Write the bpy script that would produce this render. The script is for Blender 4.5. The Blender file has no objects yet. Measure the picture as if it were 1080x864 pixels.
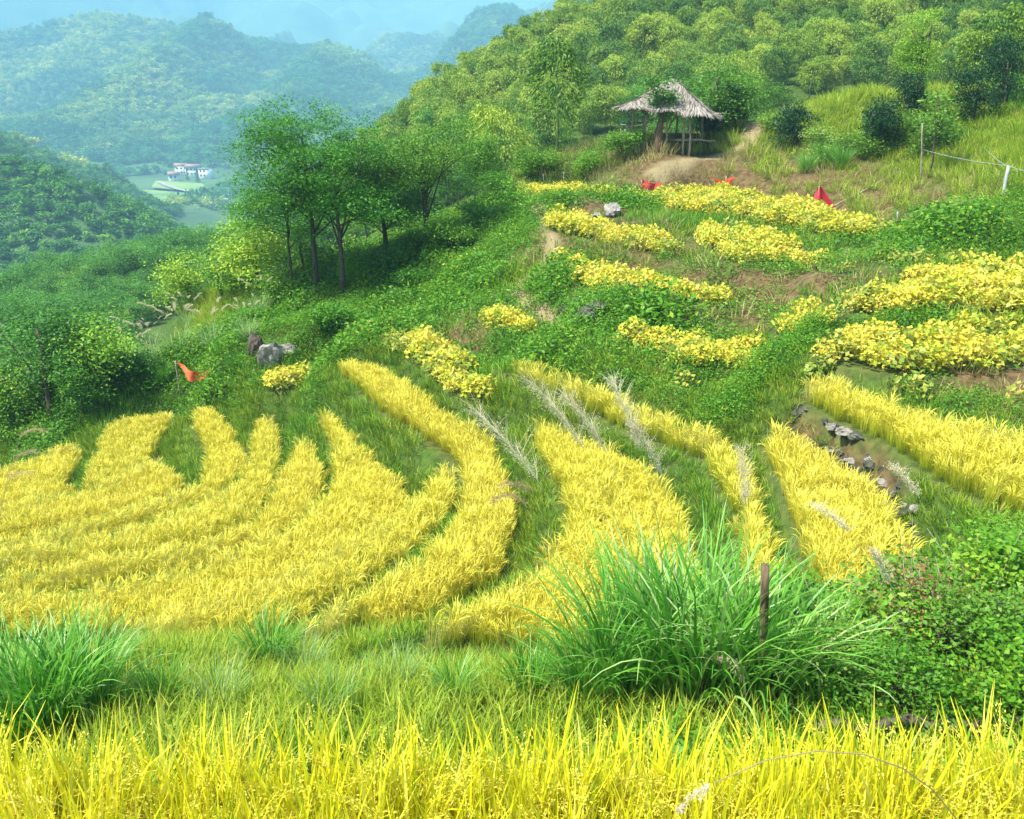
import bpy, math, random
import numpy as np
from mathutils import Vector, Matrix

R = math.radians
rng = np.random.default_rng(7)
random.seed(7)
SC = bpy.context.scene
COL = SC.collection

# ------------------------------------------------------------------ camera, sky, sun, exposure
W0, H0, FPX, PITCH = 1080.0, 864.0, 935.0, R(19.5)
cam_d = bpy.data.cameras.new("camera"); cam = bpy.data.objects.new("camera", cam_d); COL.objects.link(cam)
cam.location = (0, 0, 0); cam.rotation_euler = (R(90) - PITCH, 0, 0)
cam_d.sensor_width = 36; cam_d.lens = FPX / W0 * 36; cam_d.clip_start = 0.05; cam_d.clip_end = 12000
SC.camera = cam

SUN_EL, SUN_AZ = R(60), R(-112)          # azimuth measured from +Y towards +X (sun behind-left of the camera)
world = bpy.data.worlds.new("World"); SC.world = world; world.use_nodes = True
nt = world.node_tree; nt.nodes.clear()
sky = nt.nodes.new("ShaderNodeTexSky"); sky.sky_type = 'NISHITA'; sky.sun_disc = False
sky.sun_elevation = SUN_EL; sky.sun_rotation = SUN_AZ; sky.dust_density = 3.0; sky.air_density = 1.0
bg = nt.nodes.new("ShaderNodeBackground"); bg.inputs[1].default_value = 0.09
wo = nt.nodes.new("ShaderNodeOutputWorld")
nt.links.new(sky.outputs[0], bg.inputs[0]); nt.links.new(bg.outputs[0], wo.inputs[0])
sd = bpy.data.lights.new("sun", 'SUN'); sd.energy = 4.6; sd.angle = R(2.5); sd.color = (1.0, 0.965, 0.90)
sun = bpy.data.objects.new("sun", sd); COL.objects.link(sun)
_sdir = Vector((math.sin(SUN_AZ) * math.cos(SUN_EL), math.cos(SUN_AZ) * math.cos(SUN_EL), math.sin(SUN_EL)))
sun.rotation_euler = _sdir.to_track_quat('Z', 'Y').to_euler()
SC.view_settings.view_transform = 'Standard'; SC.view_settings.look = 'None'
SC.view_settings.exposure = 1.52; SC.view_settings.gamma = 1.0; SC.view_settings.use_curve_mapping = False
SC.render.engine = 'CYCLES'
SC.cycles.max_bounces = 6; SC.cycles.diffuse_bounces = 2; SC.cycles.transmission_bounces = 4
SC.cycles.volume_bounces = 3; SC.cycles.transparent_max_bounces = 4
SC.cycles.use_denoising = True
SC.cycles.caustics_reflective = False; SC.cycles.caustics_refractive = False

# ------------------------------------------------------------------ basic helpers
CP, SP = math.cos(PITCH), math.sin(PITCH)
def ray(px, py):
    u = (px - W0 / 2) / FPX; v = (H0 / 2 - py) / FPX
    return np.array([u, CP + v * SP, -SP + v * CP])
def at_y(px, py, Y):
    d = ray(px, py); return d * (Y / d[1])
def at_z(px, py, z):
    d = ray(px, py); return d * (z / d[2])
def project(p):
    x, y, z = p
    f = y * CP - z * SP; upc = y * SP + z * CP
    return (W0 / 2 + FPX * x / f, H0 / 2 - FPX * upc / f, f)

def tag(o, label=None, cat=None, group=None, kind=None):
    if label: o["label"] = label
    if cat: o["category"] = cat
    if group: o["group"] = group
    if kind: o["kind"] = kind
    return o

def mesh_np(name, V, quads=None, tris=None, mats=(), attrs=None, smooth=False, midx=None):
    """V (n,3); quads (m,4); tris (k,3); attrs dict name->per-vertex float array"""
    me = bpy.data.meshes.new(name)
    V = np.asarray(V, np.float32); me.vertices.add(len(V)); me.vertices.foreach_set("co", V.ravel())
    loops = []; starts = []; tot = 0
    if quads is not None and len(quads):
        q = np.asarray(quads, np.int32); loops.append(q.ravel()); starts.append(np.arange(len(q)) * 4); tot += q.size
    if tris is not None and len(tris):
        t = np.asarray(tris, np.int32); loops.append(t.ravel()); starts.append(tot + np.arange(len(t)) * 3); tot += t.size
    L = np.concatenate(loops).astype(np.int32); S = np.concatenate(starts).astype(np.int32)
    me.loops.add(len(L)); me.loops.foreach_set("vertex_index", L)
    me.polygons.add(len(S)); me.polygons.foreach_set("loop_start", S)
    if midx is not None: me.polygons.foreach_set("material_index", np.asarray(midx, np.int32))
    for k, a in (attrs or {}).items():
        at = me.attributes.new(k, 'FLOAT', 'POINT'); at.data.foreach_set("value", np.asarray(a, np.float32))
    for m in mats: me.materials.append(m)
    me.update(calc_edges=True); me.validate()
    if smooth: me.polygons.foreach_set("use_smooth", np.ones(len(me.polygons), bool))
    return me

def obj(name, me, parent=None, loc=(0, 0, 0), rot=(0, 0, 0), scale=(1, 1, 1)):
    o = bpy.data.objects.new(name, me); COL.objects.link(o); o.location = loc; o.rotation_euler = rot; o.scale = scale
    if parent: o.parent = parent
    return o
def empty(name, loc=(0, 0, 0), rot=(0, 0, 0), scale=(1, 1, 1)):
    o = bpy.data.objects.new(name, None); COL.objects.link(o)
    o.location = loc; o.rotation_euler = rot; o.scale = scale; o.empty_display_size = 0.2
    return o

class Geo:
    """collects several pieces into the arrays of ONE mesh"""
    def __init__(s): s.V = []; s.Q = []; s.T = []; s.A = {}; s.n = 0; s.mq = []; s.mt = []
    def add(s, V, Q=None, T=None, attrs=None, mat=0):
        V = np.asarray(V, float); s.V.append(V)
        if Q is not None and len(Q): s.Q.append(np.asarray(Q) + s.n); s.mq.append(np.full(len(Q), mat))
        if T is not None and len(T): s.T.append(np.asarray(T) + s.n); s.mt.append(np.full(len(T), mat))
        for k in ('t', 'rnd'):
            a = (attrs or {}).get(k, np.zeros(len(V))); s.A.setdefault(k, []).append(np.asarray(a, float))
        s.n += len(V); return s
    def mesh(s, name, mats, smooth=False):
        Q = np.concatenate(s.Q) if s.Q else None; T = np.concatenate(s.T) if s.T else None
        mi = np.concatenate(s.mq + s.mt)
        return mesh_np(name, np.concatenate(s.V), Q, T, mats, {k: np.concatenate(v) for k, v in s.A.items()}, smooth, mi)

def strips(P, az, L, Wd, th0, curl, K=4, pw=1.5, prof=None, r=rng, twist=0.0, rnd=None):
    """arching ribbons (grass blades): returns V,Q,attrs"""
    n = len(P); P = np.asarray(P, float)
    s = np.linspace(0, 1, K + 1)
    th = th0[:, None] + curl[:, None] * (s[None, :] ** pw)
    ds = L[:, None] / K
    mid = 0.5 * (th[:, 1:] + th[:, :-1])
    hr = np.concatenate([np.zeros((n, 1)), np.cumsum(np.sin(mid) * ds, 1)], 1)
    hz = np.concatenate([np.zeros((n, 1)), np.cumsum(np.cos(mid) * ds, 1)], 1)
    ca, sa = np.cos(az)[:, None], np.sin(az)[:, None]
    C = np.stack([P[:, 0:1] + hr * ca, P[:, 1:2] + hr * sa, P[:, 2:3] + hz], -1)
    if prof is None: prof = np.minimum(1, (1 - s) * 2.2 + 0.06) * np.minimum(1, 0.55 + s * 2)
    w = Wd[:, None] * prof[None, :] * 0.5
    tw = az + np.pi / 2 + r.normal(0, twist, n)
    side = np.stack([np.cos(tw), np.sin(tw), r.normal(0, 0.25, n)], -1)[:, None, :]
    A = C - side * w[..., None]; B = C + side * w[..., None]
    V = np.stack([A, B], 2).reshape(-1, 3)
    base = (np.arange(n) * (K + 1) * 2)[:, None] + (np.arange(K) * 2)[None, :]
    Q = np.stack([base, base + 1, base + 3, base + 2], -1).reshape(-1, 4)
    t = np.broadcast_to(np.repeat(s, 2)[None, :], (n, (K + 1) * 2)).ravel()
    rn = np.repeat(r.random(n) if rnd is None else rnd, (K + 1) * 2)
    return V, Q, dict(t=t, rnd=rn)

def leaves(C, L, Wd, r=rng, up=0.6, dirs=None, rnd=None, fold=0.15, t=None, droop=0.0):
    """leaf-sized folded rhombs"""
    n = len(C); C = np.asarray(C, float)
    if dirs is None:
        a = r.random(n) * 2 * np.pi; d = np.stack([np.cos(a), np.sin(a), r.normal(-droop, 0.45, n)], -1)
    else: d = dirs + r.normal(0, 0.35, (n, 3))
    d /= np.linalg.norm(d, axis=1, keepdims=True)
    nn = r.normal(0, 1, (n, 3)) * (1 - up); nn[:, 2] += up
    sd_ = np.cross(d, nn); sd_ /= np.linalg.norm(sd_, axis=1, keepdims=True) + 1e-9
    up_ = np.cross(sd_, d)
    L = np.broadcast_to(L, (n,))[:, None]; Wd = np.broadcast_to(Wd, (n,))[:, None]
    b = C - d * L * 0.5; tip = C + d * L * 0.5 - up_ * L * 0.12
    m = C + up_ * (-fold) * Wd - d * L * 0.05
    l = m + sd_ * Wd * 0.5; rr = m - sd_ * Wd * 0.5; cc = C + up_ * fold * Wd * 0.6
    V = np.stack([b, l, tip, rr], 1).reshape(-1, 3)
    i = (np.arange(n) * 4)[:, None]
    Q = i + np.array([[0, 1, 2, 3]])
    rn = r.random(n) if rnd is None else rnd
    tt = np.zeros(n) if t is None else t
    return V, Q, dict(t=np.repeat(tt, 4), rnd=np.repeat(rn, 4))

def tube(pts, rad, seg=8, caps=True):
    pts = np.asarray(pts, float); n = len(pts); rad = np.broadcast_to(rad, (n,))
    V = []; prev = None
    for i in range(n):
        tdir = pts[min(i + 1, n - 1)] - pts[max(i - 1, 0)]; tdir = tdir / (np.linalg.norm(tdir) + 1e-9)
        ref = np.array([1.0, 0, 0]) if abs(tdir[0]) < 0.8 else np.array([0, 1.0, 0])
        if prev is not None: ref = prev
        a = ref - tdir * ref.dot(tdir); a /= np.linalg.norm(a) + 1e-9; b = np.cross(tdir, a); prev = a
        for k in range(seg):
            an = 2 * np.pi * k / seg; V.append(pts[i] + rad[i] * (np.cos(an) * a + np.sin(an) * b))
    Q = [[i * seg + k, i * seg + (k + 1) % seg, (i + 1) * seg + (k + 1) % seg, (i + 1) * seg + k] for i in range(n - 1) for k in range(seg)]
    T = []
    if caps:
        V.append(pts[0]); V.append(pts[-1]); c0 = n * seg
        T = [[c0, (k + 1) % seg, k] for k in range(seg)] + [[c0 + 1, (n - 1) * seg + k, (n - 1) * seg + (k + 1) % seg] for k in range(seg)]
    return np.array(V), Q, T

def box(c, s, rz=0.0):
    x, y, z = np.array(s) / 2
    V = np.array([[a * x, b * y, d * z] for d in (-1, 1) for b in (-1, 1) for a in (-1, 1)])
    ca, sa = math.cos(rz), math.sin(rz)
    V = np.stack([V[:, 0] * ca - V[:, 1] * sa, V[:, 0] * sa + V[:, 1] * ca, V[:, 2]], -1) + np.array(c)
    return V, [[0, 2, 3, 1], [4, 5, 7, 6], [0, 1, 5, 4], [2, 6, 7, 3], [0, 4, 6, 2], [1, 3, 7, 5]], None

# smooth value noise (numpy)
_perm = np.random.default_rng(3).random((256, 256))
def vnoise(x, y):
    x = np.asarray(x, float); y = np.asarray(y, float)
    xi = np.floor(x).astype(int); yi = np.floor(y).astype(int); fx = x - xi; fy = y - yi
    fx = fx * fx * (3 - 2 * fx); fy = fy * fy * (3 - 2 * fy)
    g = lambda a, b: _perm[a % 256, b % 256]
    return (g(xi, yi) * (1 - fx) + g(xi + 1, yi) * fx) * (1 - fy) + (g(xi, yi + 1) * (1 - fx) + g(xi + 1, yi + 1) * fx) * fy - 0.5
def fbm(x, y, o=4):
    s = 0; a = 1
    for k in range(o): s = s + a * vnoise(x * 2 ** k + 17.3 * k, y * 2 ** k - 9.1 * k); a *= 0.5
    return s

# ------------------------------------------------------------------ materials
def N(nt, t, **kw):
    n = nt.nodes.new(t)
    for k, v in kw.items(): setattr(n, k, v)
    return n
WARM = ('bank_grass', 'broadleaf_weeds', 'shrub_leaves', 'tree_leaves', 'fine_tree_leaves', 'hillside_canopy')
def leaf_mat(name, ramp, tramp=None, inst=0.25, transl=0.35, rough=0.5, patch=None, spec=0.25, patch_scale=0.15):
    """ramp: [(pos,(r,g,b))] over the per-leaf random; inst: how far each plant shifts; patch: second ramp picked by a
    world-space noise; tramp: colour mixed in towards the blade base"""
    if name in WARM:
        w = lambda q: [(p, (min(.9, c[0] * 1.45), min(.9, c[1] * 1.14), c[2] * .85)) for p, c in q]
        ramp = w(ramp); patch = w(patch) if patch else None
    m = bpy.data.materials.new(name); m.use_nodes = True; nt = m.node_tree; nt.nodes.clear(); lk = nt.links.new
    a = N(nt, "ShaderNodeAttribute", attribute_name="rnd"); oi = N(nt, "ShaderNodeObjectInfo")
    mx = N(nt, "ShaderNodeMath", operation='MULTIPLY_ADD'); lk(oi.outputs["Random"], mx.inputs[0]); mx.inputs[1].default_value = inst
    sc = N(nt, "ShaderNodeMath", operation='MULTIPLY'); lk(a.outputs["Fac"], sc.inputs[0]); sc.inputs[1].default_value = 1 - inst
    lk(sc.outputs[0], mx.inputs[2])
    def rampn(r):
        cr = N(nt, "ShaderNodeValToRGB"); e = cr.color_ramp.elements
        while len(e) < len(r): e.new(0.5)
        for i, (p, c) in enumerate(r): e[i].position = p; e[i].color = (*c, 1)
        return cr
    cr = rampn(ramp); lk(mx.outputs[0], cr.inputs[0]); out = cr.outputs[0]
    if patch:
        c2 = rampn(patch); lk(mx.outputs[0], c2.inputs[0])
        g = N(nt, "ShaderNodeNewGeometry"); nz = N(nt, "ShaderNodeTexNoise"); nz.inputs["Scale"].default_value = patch_scale; nz.inputs["Detail"].default_value = 3
        lk(g.outputs["Position"], nz.inputs["Vector"])
        mr = N(nt, "ShaderNodeMapRange"); mr.inputs[1].default_value = 0.46; mr.inputs[2].default_value = 0.58; lk(nz.outputs["Fac"], mr.inputs[0])
        mi = N(nt, "ShaderNodeMix", data_type='RGBA'); lk(mr.outputs[0], mi.inputs["Factor"]); lk(out, mi.inputs["A"]); lk(c2.outputs[0], mi.inputs["B"])
        out = mi.outputs["Result"]
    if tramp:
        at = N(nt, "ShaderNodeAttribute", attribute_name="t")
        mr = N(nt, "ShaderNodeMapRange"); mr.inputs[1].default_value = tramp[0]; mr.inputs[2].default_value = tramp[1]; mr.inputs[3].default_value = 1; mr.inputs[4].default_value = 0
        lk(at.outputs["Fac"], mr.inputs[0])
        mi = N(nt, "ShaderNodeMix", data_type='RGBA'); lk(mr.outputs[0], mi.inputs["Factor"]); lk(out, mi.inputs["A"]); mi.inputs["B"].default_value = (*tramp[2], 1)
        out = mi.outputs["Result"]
    p = N(nt, "ShaderNodeBsdfPrincipled"); lk(out, p.inputs["Base Color"]); p.inputs["Roughness"].default_value = rough
    p.inputs["Specular IOR Level"].default_value = spec
    o = N(nt, "ShaderNodeOutputMaterial")
    if transl > 0:
        tr = N(nt, "ShaderNodeBsdfTranslucent"); lk(out, tr.inputs["Color"])
        ms = N(nt, "ShaderNodeMixShader"); ms.inputs[0].default_value = transl
        lk(p.outputs[0], ms.inputs[1]); lk(tr.outputs[0], ms.inputs[2]); lk(ms.outputs[0], o.inputs[0])
    else: lk(p.outputs[0], o.inputs[0])
    return m
def solid_mat(name, c1, c2, scale=6, rough=0.8, bump=0.3, stretch=(1, 1, 1), metallic=0.0):
    m = bpy.data.materials.new(name); m.use_nodes = True; nt = m.node_tree; lk = nt.links.new
    p = nt.nodes["Principled BSDF"]; tc = N(nt, "ShaderNodeTexCoord"); mp = N(nt, "ShaderNodeMapping"); mp.inputs["Scale"].default_value = stretch
    nz = N(nt, "ShaderNodeTexNoise"); nz.inputs["Scale"].default_value = scale; nz.inputs["Detail"].default_value = 6
    lk(tc.outputs["Object"], mp.inputs[0]); lk(mp.outputs[0], nz.inputs["Vector"])
    cr = N(nt, "ShaderNodeValToRGB"); cr.color_ramp.elements[0].position = 0.35; cr.color_ramp.elements[1].position = 0.65
    cr.color_ramp.elements[0].color = (*c1, 1); cr.color_ramp.elements[1].color = (*c2, 1)
    lk(nz.outputs["Fac"], cr.inputs[0]); lk(cr.outputs[0], p.inputs["Base Color"]); p.inputs["Roughness"].default_value = rough
    p.inputs["Specular IOR Level"].default_value = 0.2; p.inputs["Metallic"].default_value = metallic
    if bump:
        b = N(nt, "ShaderNodeBump"); b.inputs["Strength"].default_value = bump; b.inputs["Distance"].default_value = 0.05
        lk(nz.outputs["Fac"], b.inputs["Height"]); lk(b.outputs[0], p.inputs["Normal"])
    return m

M = {}
def rice_mat(name, c, b):
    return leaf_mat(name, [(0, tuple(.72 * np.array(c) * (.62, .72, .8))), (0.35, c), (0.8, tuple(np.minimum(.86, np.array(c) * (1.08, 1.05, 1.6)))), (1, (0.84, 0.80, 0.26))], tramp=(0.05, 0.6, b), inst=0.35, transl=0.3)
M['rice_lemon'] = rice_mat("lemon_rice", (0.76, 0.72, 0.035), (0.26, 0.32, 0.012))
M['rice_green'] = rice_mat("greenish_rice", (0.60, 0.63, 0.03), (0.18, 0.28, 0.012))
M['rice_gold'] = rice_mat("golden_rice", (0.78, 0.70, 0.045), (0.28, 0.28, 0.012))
M['rice_pale'] = rice_mat("rim_light_rice", (0.84, 0.78, 0.20), (0.40, 0.42, 0.03))  # paler tone painting the light that the rim rows catch
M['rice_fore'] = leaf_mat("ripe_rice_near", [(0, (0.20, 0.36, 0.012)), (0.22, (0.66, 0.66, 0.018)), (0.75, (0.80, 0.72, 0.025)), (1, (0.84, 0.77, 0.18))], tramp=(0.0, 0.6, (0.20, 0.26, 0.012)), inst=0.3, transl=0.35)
M['panicle'] = leaf_mat("rice_grain", [(0, (0.62, 0.52, 0.045)), (0.5, (0.76, 0.68, 0.06)), (1, (0.84, 0.78, 0.16))], inst=0.2, transl=0.2)
M['soy'] = leaf_mat("yellow_bean_leaves", [(0, (0.10, 0.26, 0.02)), (0.2, (0.40, 0.50, 0.04)), (0.5, (0.74, 0.66, 0.05)), (0.88, (0.80, 0.66, 0.14)), (1, (0.66, 0.36, 0.07))], inst=0.35, transl=0.35)
M['soy_green'] = leaf_mat("pale_bean_leaves", [(0, (0.10, 0.24, 0.02)), (0.4, (0.30, 0.38, 0.05)), (0.8, (0.55, 0.52, 0.10)), (1, (0.70, 0.52, 0.08))], inst=0.3, transl=0.35)
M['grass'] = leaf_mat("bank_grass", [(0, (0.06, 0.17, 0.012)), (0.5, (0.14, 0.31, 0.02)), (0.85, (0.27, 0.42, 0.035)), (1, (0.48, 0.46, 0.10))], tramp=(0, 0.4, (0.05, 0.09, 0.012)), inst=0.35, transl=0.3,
                      patch=[(0, (0.05, 0.20, 0.02)), (0.6, (0.12, 0.34, 0.025)), (1, (0.24, 0.44, 0.05))], patch_scale=0.45)
M['grass_lit'] = leaf_mat("light_grass", [(0, (0.20, 0.36, 0.02)), (0.6, (0.40, 0.52, 0.04)), (1, (0.62, 0.60, 0.11))], tramp=(0, 0.4, (0.09, 0.14, 0.02)), inst=0.4, transl=0.45)  # paler, yellower green than the bank grass
M['dry_grass'] = leaf_mat("dry_grass", [(0, (0.24, 0.25, 0.05)), (0.5, (0.42, 0.36, 0.12)), (1, (0.58, 0.48, 0.24))], inst=0.4, transl=0.25)
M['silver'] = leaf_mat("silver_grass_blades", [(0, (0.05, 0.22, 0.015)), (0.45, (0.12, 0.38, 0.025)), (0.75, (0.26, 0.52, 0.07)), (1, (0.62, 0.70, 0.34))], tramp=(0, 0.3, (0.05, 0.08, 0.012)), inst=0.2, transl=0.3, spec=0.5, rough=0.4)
M['silver_pale'] = leaf_mat("pale_silver_grass_blades", [(0, (0.12, 0.32, 0.04)), (0.5, (0.32, 0.52, 0.12)), (1, (0.66, 0.72, 0.40))], tramp=(0, 0.25, (0.10, 0.16, 0.02)), inst=0.2, transl=0.5)
M['plume'] = leaf_mat("plume", [(0, (0.64, 0.54, 0.34)), (1, (0.86, 0.78, 0.56))], inst=0.2, transl=0.45)
M['plume_brown'] = leaf_mat("brown_plume", [(0, (0.34, 0.22, 0.10)), (1, (0.62, 0.50, 0.28))], inst=0.3, transl=0.4)
M['weed'] = leaf_mat("broadleaf_weeds", [(0, (0.035, 0.15, 0.015)), (0.6, (0.085, 0.29, 0.02)), (0.9, (0.20, 0.40, 0.03)), (1, (0.42, 0.48, 0.07))], inst=0.35, transl=0.35)
M['shrub'] = leaf_mat("shrub_leaves", [(0, (0.03, 0.12, 0.012)), (0.5, (0.11, 0.31, 0.025)), (0.8, (0.24, 0.46, 0.04)), (1, (0.46, 0.56, 0.06))], inst=0.5, transl=0.25)
M['tree'] = leaf_mat("tree_leaves", [(0, (0.02, 0.09, 0.015)), (0.6, (0.07, 0.26, 0.03)), (1, (0.16, 0.40, 0.05))], inst=0.4, transl=0.25)
M['tree_main'] = leaf_mat("fine_tree_leaves", [(0, (0.03, 0.14, 0.015)), (0.6, (0.07, 0.28, 0.025)), (1, (0.18, 0.44, 0.05))], inst=0.2, transl=0.28)
M['bamboo'] = leaf_mat("bamboo_leaves", [(0, (0.03, 0.09, 0.010)), (0.3, (0.09, 0.21, 0.016)), (0.6, (0.25, 0.38, 0.025)), (0.85, (0.40, 0.50, 0.05)), (1, (0.52, 0.56, 0.11))], inst=0.55, transl=0.22)
M['dark'] = leaf_mat("dark_needles", [(0, (0.008, 0.045, 0.014)), (0.7, (0.02, 0.085, 0.02)), (1, (0.05, 0.15, 0.03))], inst=0.3, transl=0.2)
M['vine'] = leaf_mat("vine_leaves", [(0, (0.04, 0.13, 0.015)), (0.5, (0.16, 0.34, 0.03)), (0.9, (0.36, 0.44, 0.08)), (1, (0.60, 0.55, 0.20))], inst=0.3, transl=0.35)
M['rust'] = leaf_mat("withered_leaves", [(0, (0.20, 0.09, 0.04)), (0.6, (0.36, 0.18, 0.07)), (1, (0.42, 0.36, 0.12))], inst=0.3, transl=0.2)
M['far'] = leaf_mat("distant_canopy", [(0, (0.02, 0.11, 0.03)), (0.6, (0.06, 0.25, 0.06)), (1, (0.13, 0.38, 0.08))], inst=0.8, transl=0.25, spec=0.1,
                    patch=[(0, (0.08, 0.24, 0.03)), (0.5, (0.30, 0.46, 0.06)), (1, (0.66, 0.66, 0.14))], patch_scale=0.007)
M['hillwood'] = leaf_mat("hillside_canopy", [(0, (0.03, 0.13, 0.02)), (0.6, (0.07, 0.25, 0.03)), (1, (0.17, 0.40, 0.05))], inst=0.8, transl=0.25, spec=0.1)
M['bark'] = solid_mat("bark", (0.05, 0.04, 0.03), (0.14, 0.11, 0.08), 8, 0.9, 0.6, (3, 3, 0.6))
M['culm'] = solid_mat("bamboo_culm", (0.10, 0.17, 0.05), (0.25, 0.30, 0.10), 4, 0.6, 0.1)
M['pole'] = solid_mat("weathered_pole", (0.22, 0.18, 0.12), (0.46, 0.40, 0.30), 10, 0.85, 0.4, (4, 4, 0.5))
M['oldwood'] = solid_mat("old_brown_wood", (0.09, 0.06, 0.035), (0.24, 0.17, 0.10), 9, 0.9, 0.6, (4, 4, 0.6))
M['palepost'] = solid_mat("pale_post", (0.34, 0.36, 0.33), (0.50, 0.52, 0.48), 6, 0.7, 0.1)
M['thatch'] = leaf_mat("thatch_straw", [(0, (0.16, 0.13, 0.10)), (0.5, (0.30, 0.265, 0.215)), (1, (0.46, 0.42, 0.36))], inst=0.0, transl=0.1, rough=0.8)
M['thatch_under'] = solid_mat("thatch_base", (0.16, 0.12, 0.08), (0.34, 0.28, 0.22), 12, 0.95, 0.7, (1, 1, 1))
M['stone'] = solid_mat("grey_stone", (0.035, 0.04, 0.025), (0.15, 0.145, 0.115), 5, 0.9, 0.8)
M['palestone'] = solid_mat("pale_stone", (0.18, 0.165, 0.14), (0.36, 0.33, 0.29), 5, 0.9, 0.6)
M['red'] = solid_mat("red_cloth", (0.62, 0.03, 0.045), (0.78, 0.05, 0.08), 3, 0.7, 0.1)
M['scarlet'] = solid_mat("scarlet_cloth", (0.75, 0.05, 0.02), (0.85, 0.10, 0.03), 3, 0.7, 0.1)
M['orange'] = solid_mat("orange_cloth", (0.62, 0.10, 0.03), (0.80, 0.18, 0.06), 3, 0.7, 0.1)
M['housewall'] = solid_mat("white_render", (0.72, 0.70, 0.68), (0.82, 0.80, 0.78), 0.3, 0.8, 0.0)
M['houseroof'] = solid_mat("house_roof", (0.30, 0.17, 0.13), (0.40, 0.26, 0.20), 0.5, 0.8, 0.0)
M['glass'] = solid_mat("window_glass", (0.03, 0.05, 0.07), (0.05, 0.07, 0.09), 1, 0.2, 0.0)
M['wire'] = solid_mat("wire", (0.28, 0.30, 0.28), (0.36, 0.38, 0.36), 3, 0.5, 0.0)

def ground_mat():
    m = bpy.data.materials.new("ground_soil"); m.use_nodes = True; nt = m.node_tree; lk = nt.links.new
    p = nt.nodes["Principled BSDF"]; p.inputs["Roughness"].default_value = 0.95; p.inputs["Specular IOR Level"].default_value = 0.1
    g = N(nt, "ShaderNodeNewGeometry")
    n1 = N(nt, "ShaderNodeTexNoise"); n1.inputs["Scale"].default_value = 0.9; n1.inputs["Detail"].default_value = 8; lk(g.outputs["Position"], n1.inputs["Vector"])
    n2 = N(nt, "ShaderNodeTexNoise"); n2.inputs["Scale"].default_value = 7; n2.inputs["Detail"].default_value = 8; lk(g.outputs["Position"], n2.inputs["Vector"])
    c1 = N(nt, "ShaderNodeValToRGB"); e = c1.color_ramp.elements; e[0].position = 0.3; e[1].position = 0.7
    e[0].color = (0.04, 0.085, 0.015, 1); e[1].color = (0.085, 0.14, 0.02, 1); lk(n2.outputs["Fac"], c1.inputs[0])
    c2 = N(nt, "ShaderNodeValToRGB"); e = c2.color_ramp.elements; e[0].position = 0.3; e[1].position = 0.7
    e[0].color = (0.07, 0.05, 0.02, 1); e[1].color = (0.19, 0.13, 0.06, 1); lk(n2.outputs["Fac"], c2.inputs[0])
    at = N(nt, "ShaderNodeAttribute", attribute_name="soil")
    ad = N(nt, "ShaderNodeMath", operation='ADD'); lk(at.outputs["Fac"], ad.inputs[0])
    sb = N(nt, "ShaderNodeMath", operation='MULTIPLY_ADD'); lk(n1.outputs["Fac"], sb.inputs[0]); sb.inputs[1].default_value = 0.8; sb.inputs[2].default_value = -0.4
    lk(sb.outputs[0], ad.inputs[1]); ad.use_clamp = True
    mi = N(nt, "ShaderNodeMix", data_type='RGBA'); lk(ad.outputs[0], mi.inputs["Factor"]); lk(c1.outputs[0], mi.inputs["A"]); lk(c2.outputs[0], mi.inputs["B"])
    # pale trodden path
    ap = N(nt, "ShaderNodeAttribute", attribute_name="path")
    m2 = N(nt, "ShaderNodeMix", data_type='RGBA'); lk(ap.outputs["Fac"], m2.inputs["Factor"]); lk(mi.outputs["Result"], m2.inputs["A"]); m2.inputs["B"].default_value = (0.27, 0.215, 0.11, 1)
    lk(m2.outputs["Result"], p.inputs["Base Color"])
    b = N(nt, "ShaderNodeBump"); b.inputs["Strength"].default_value = 0.8; b.inputs["Distance"].default_value = 0.08; lk(n2.outputs["Fac"], b.inputs["Height"]); lk(b.outputs[0], p.inputs["Normal"])
    return m
M['ground'] = ground_mat()
#@@MATS_END

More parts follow.
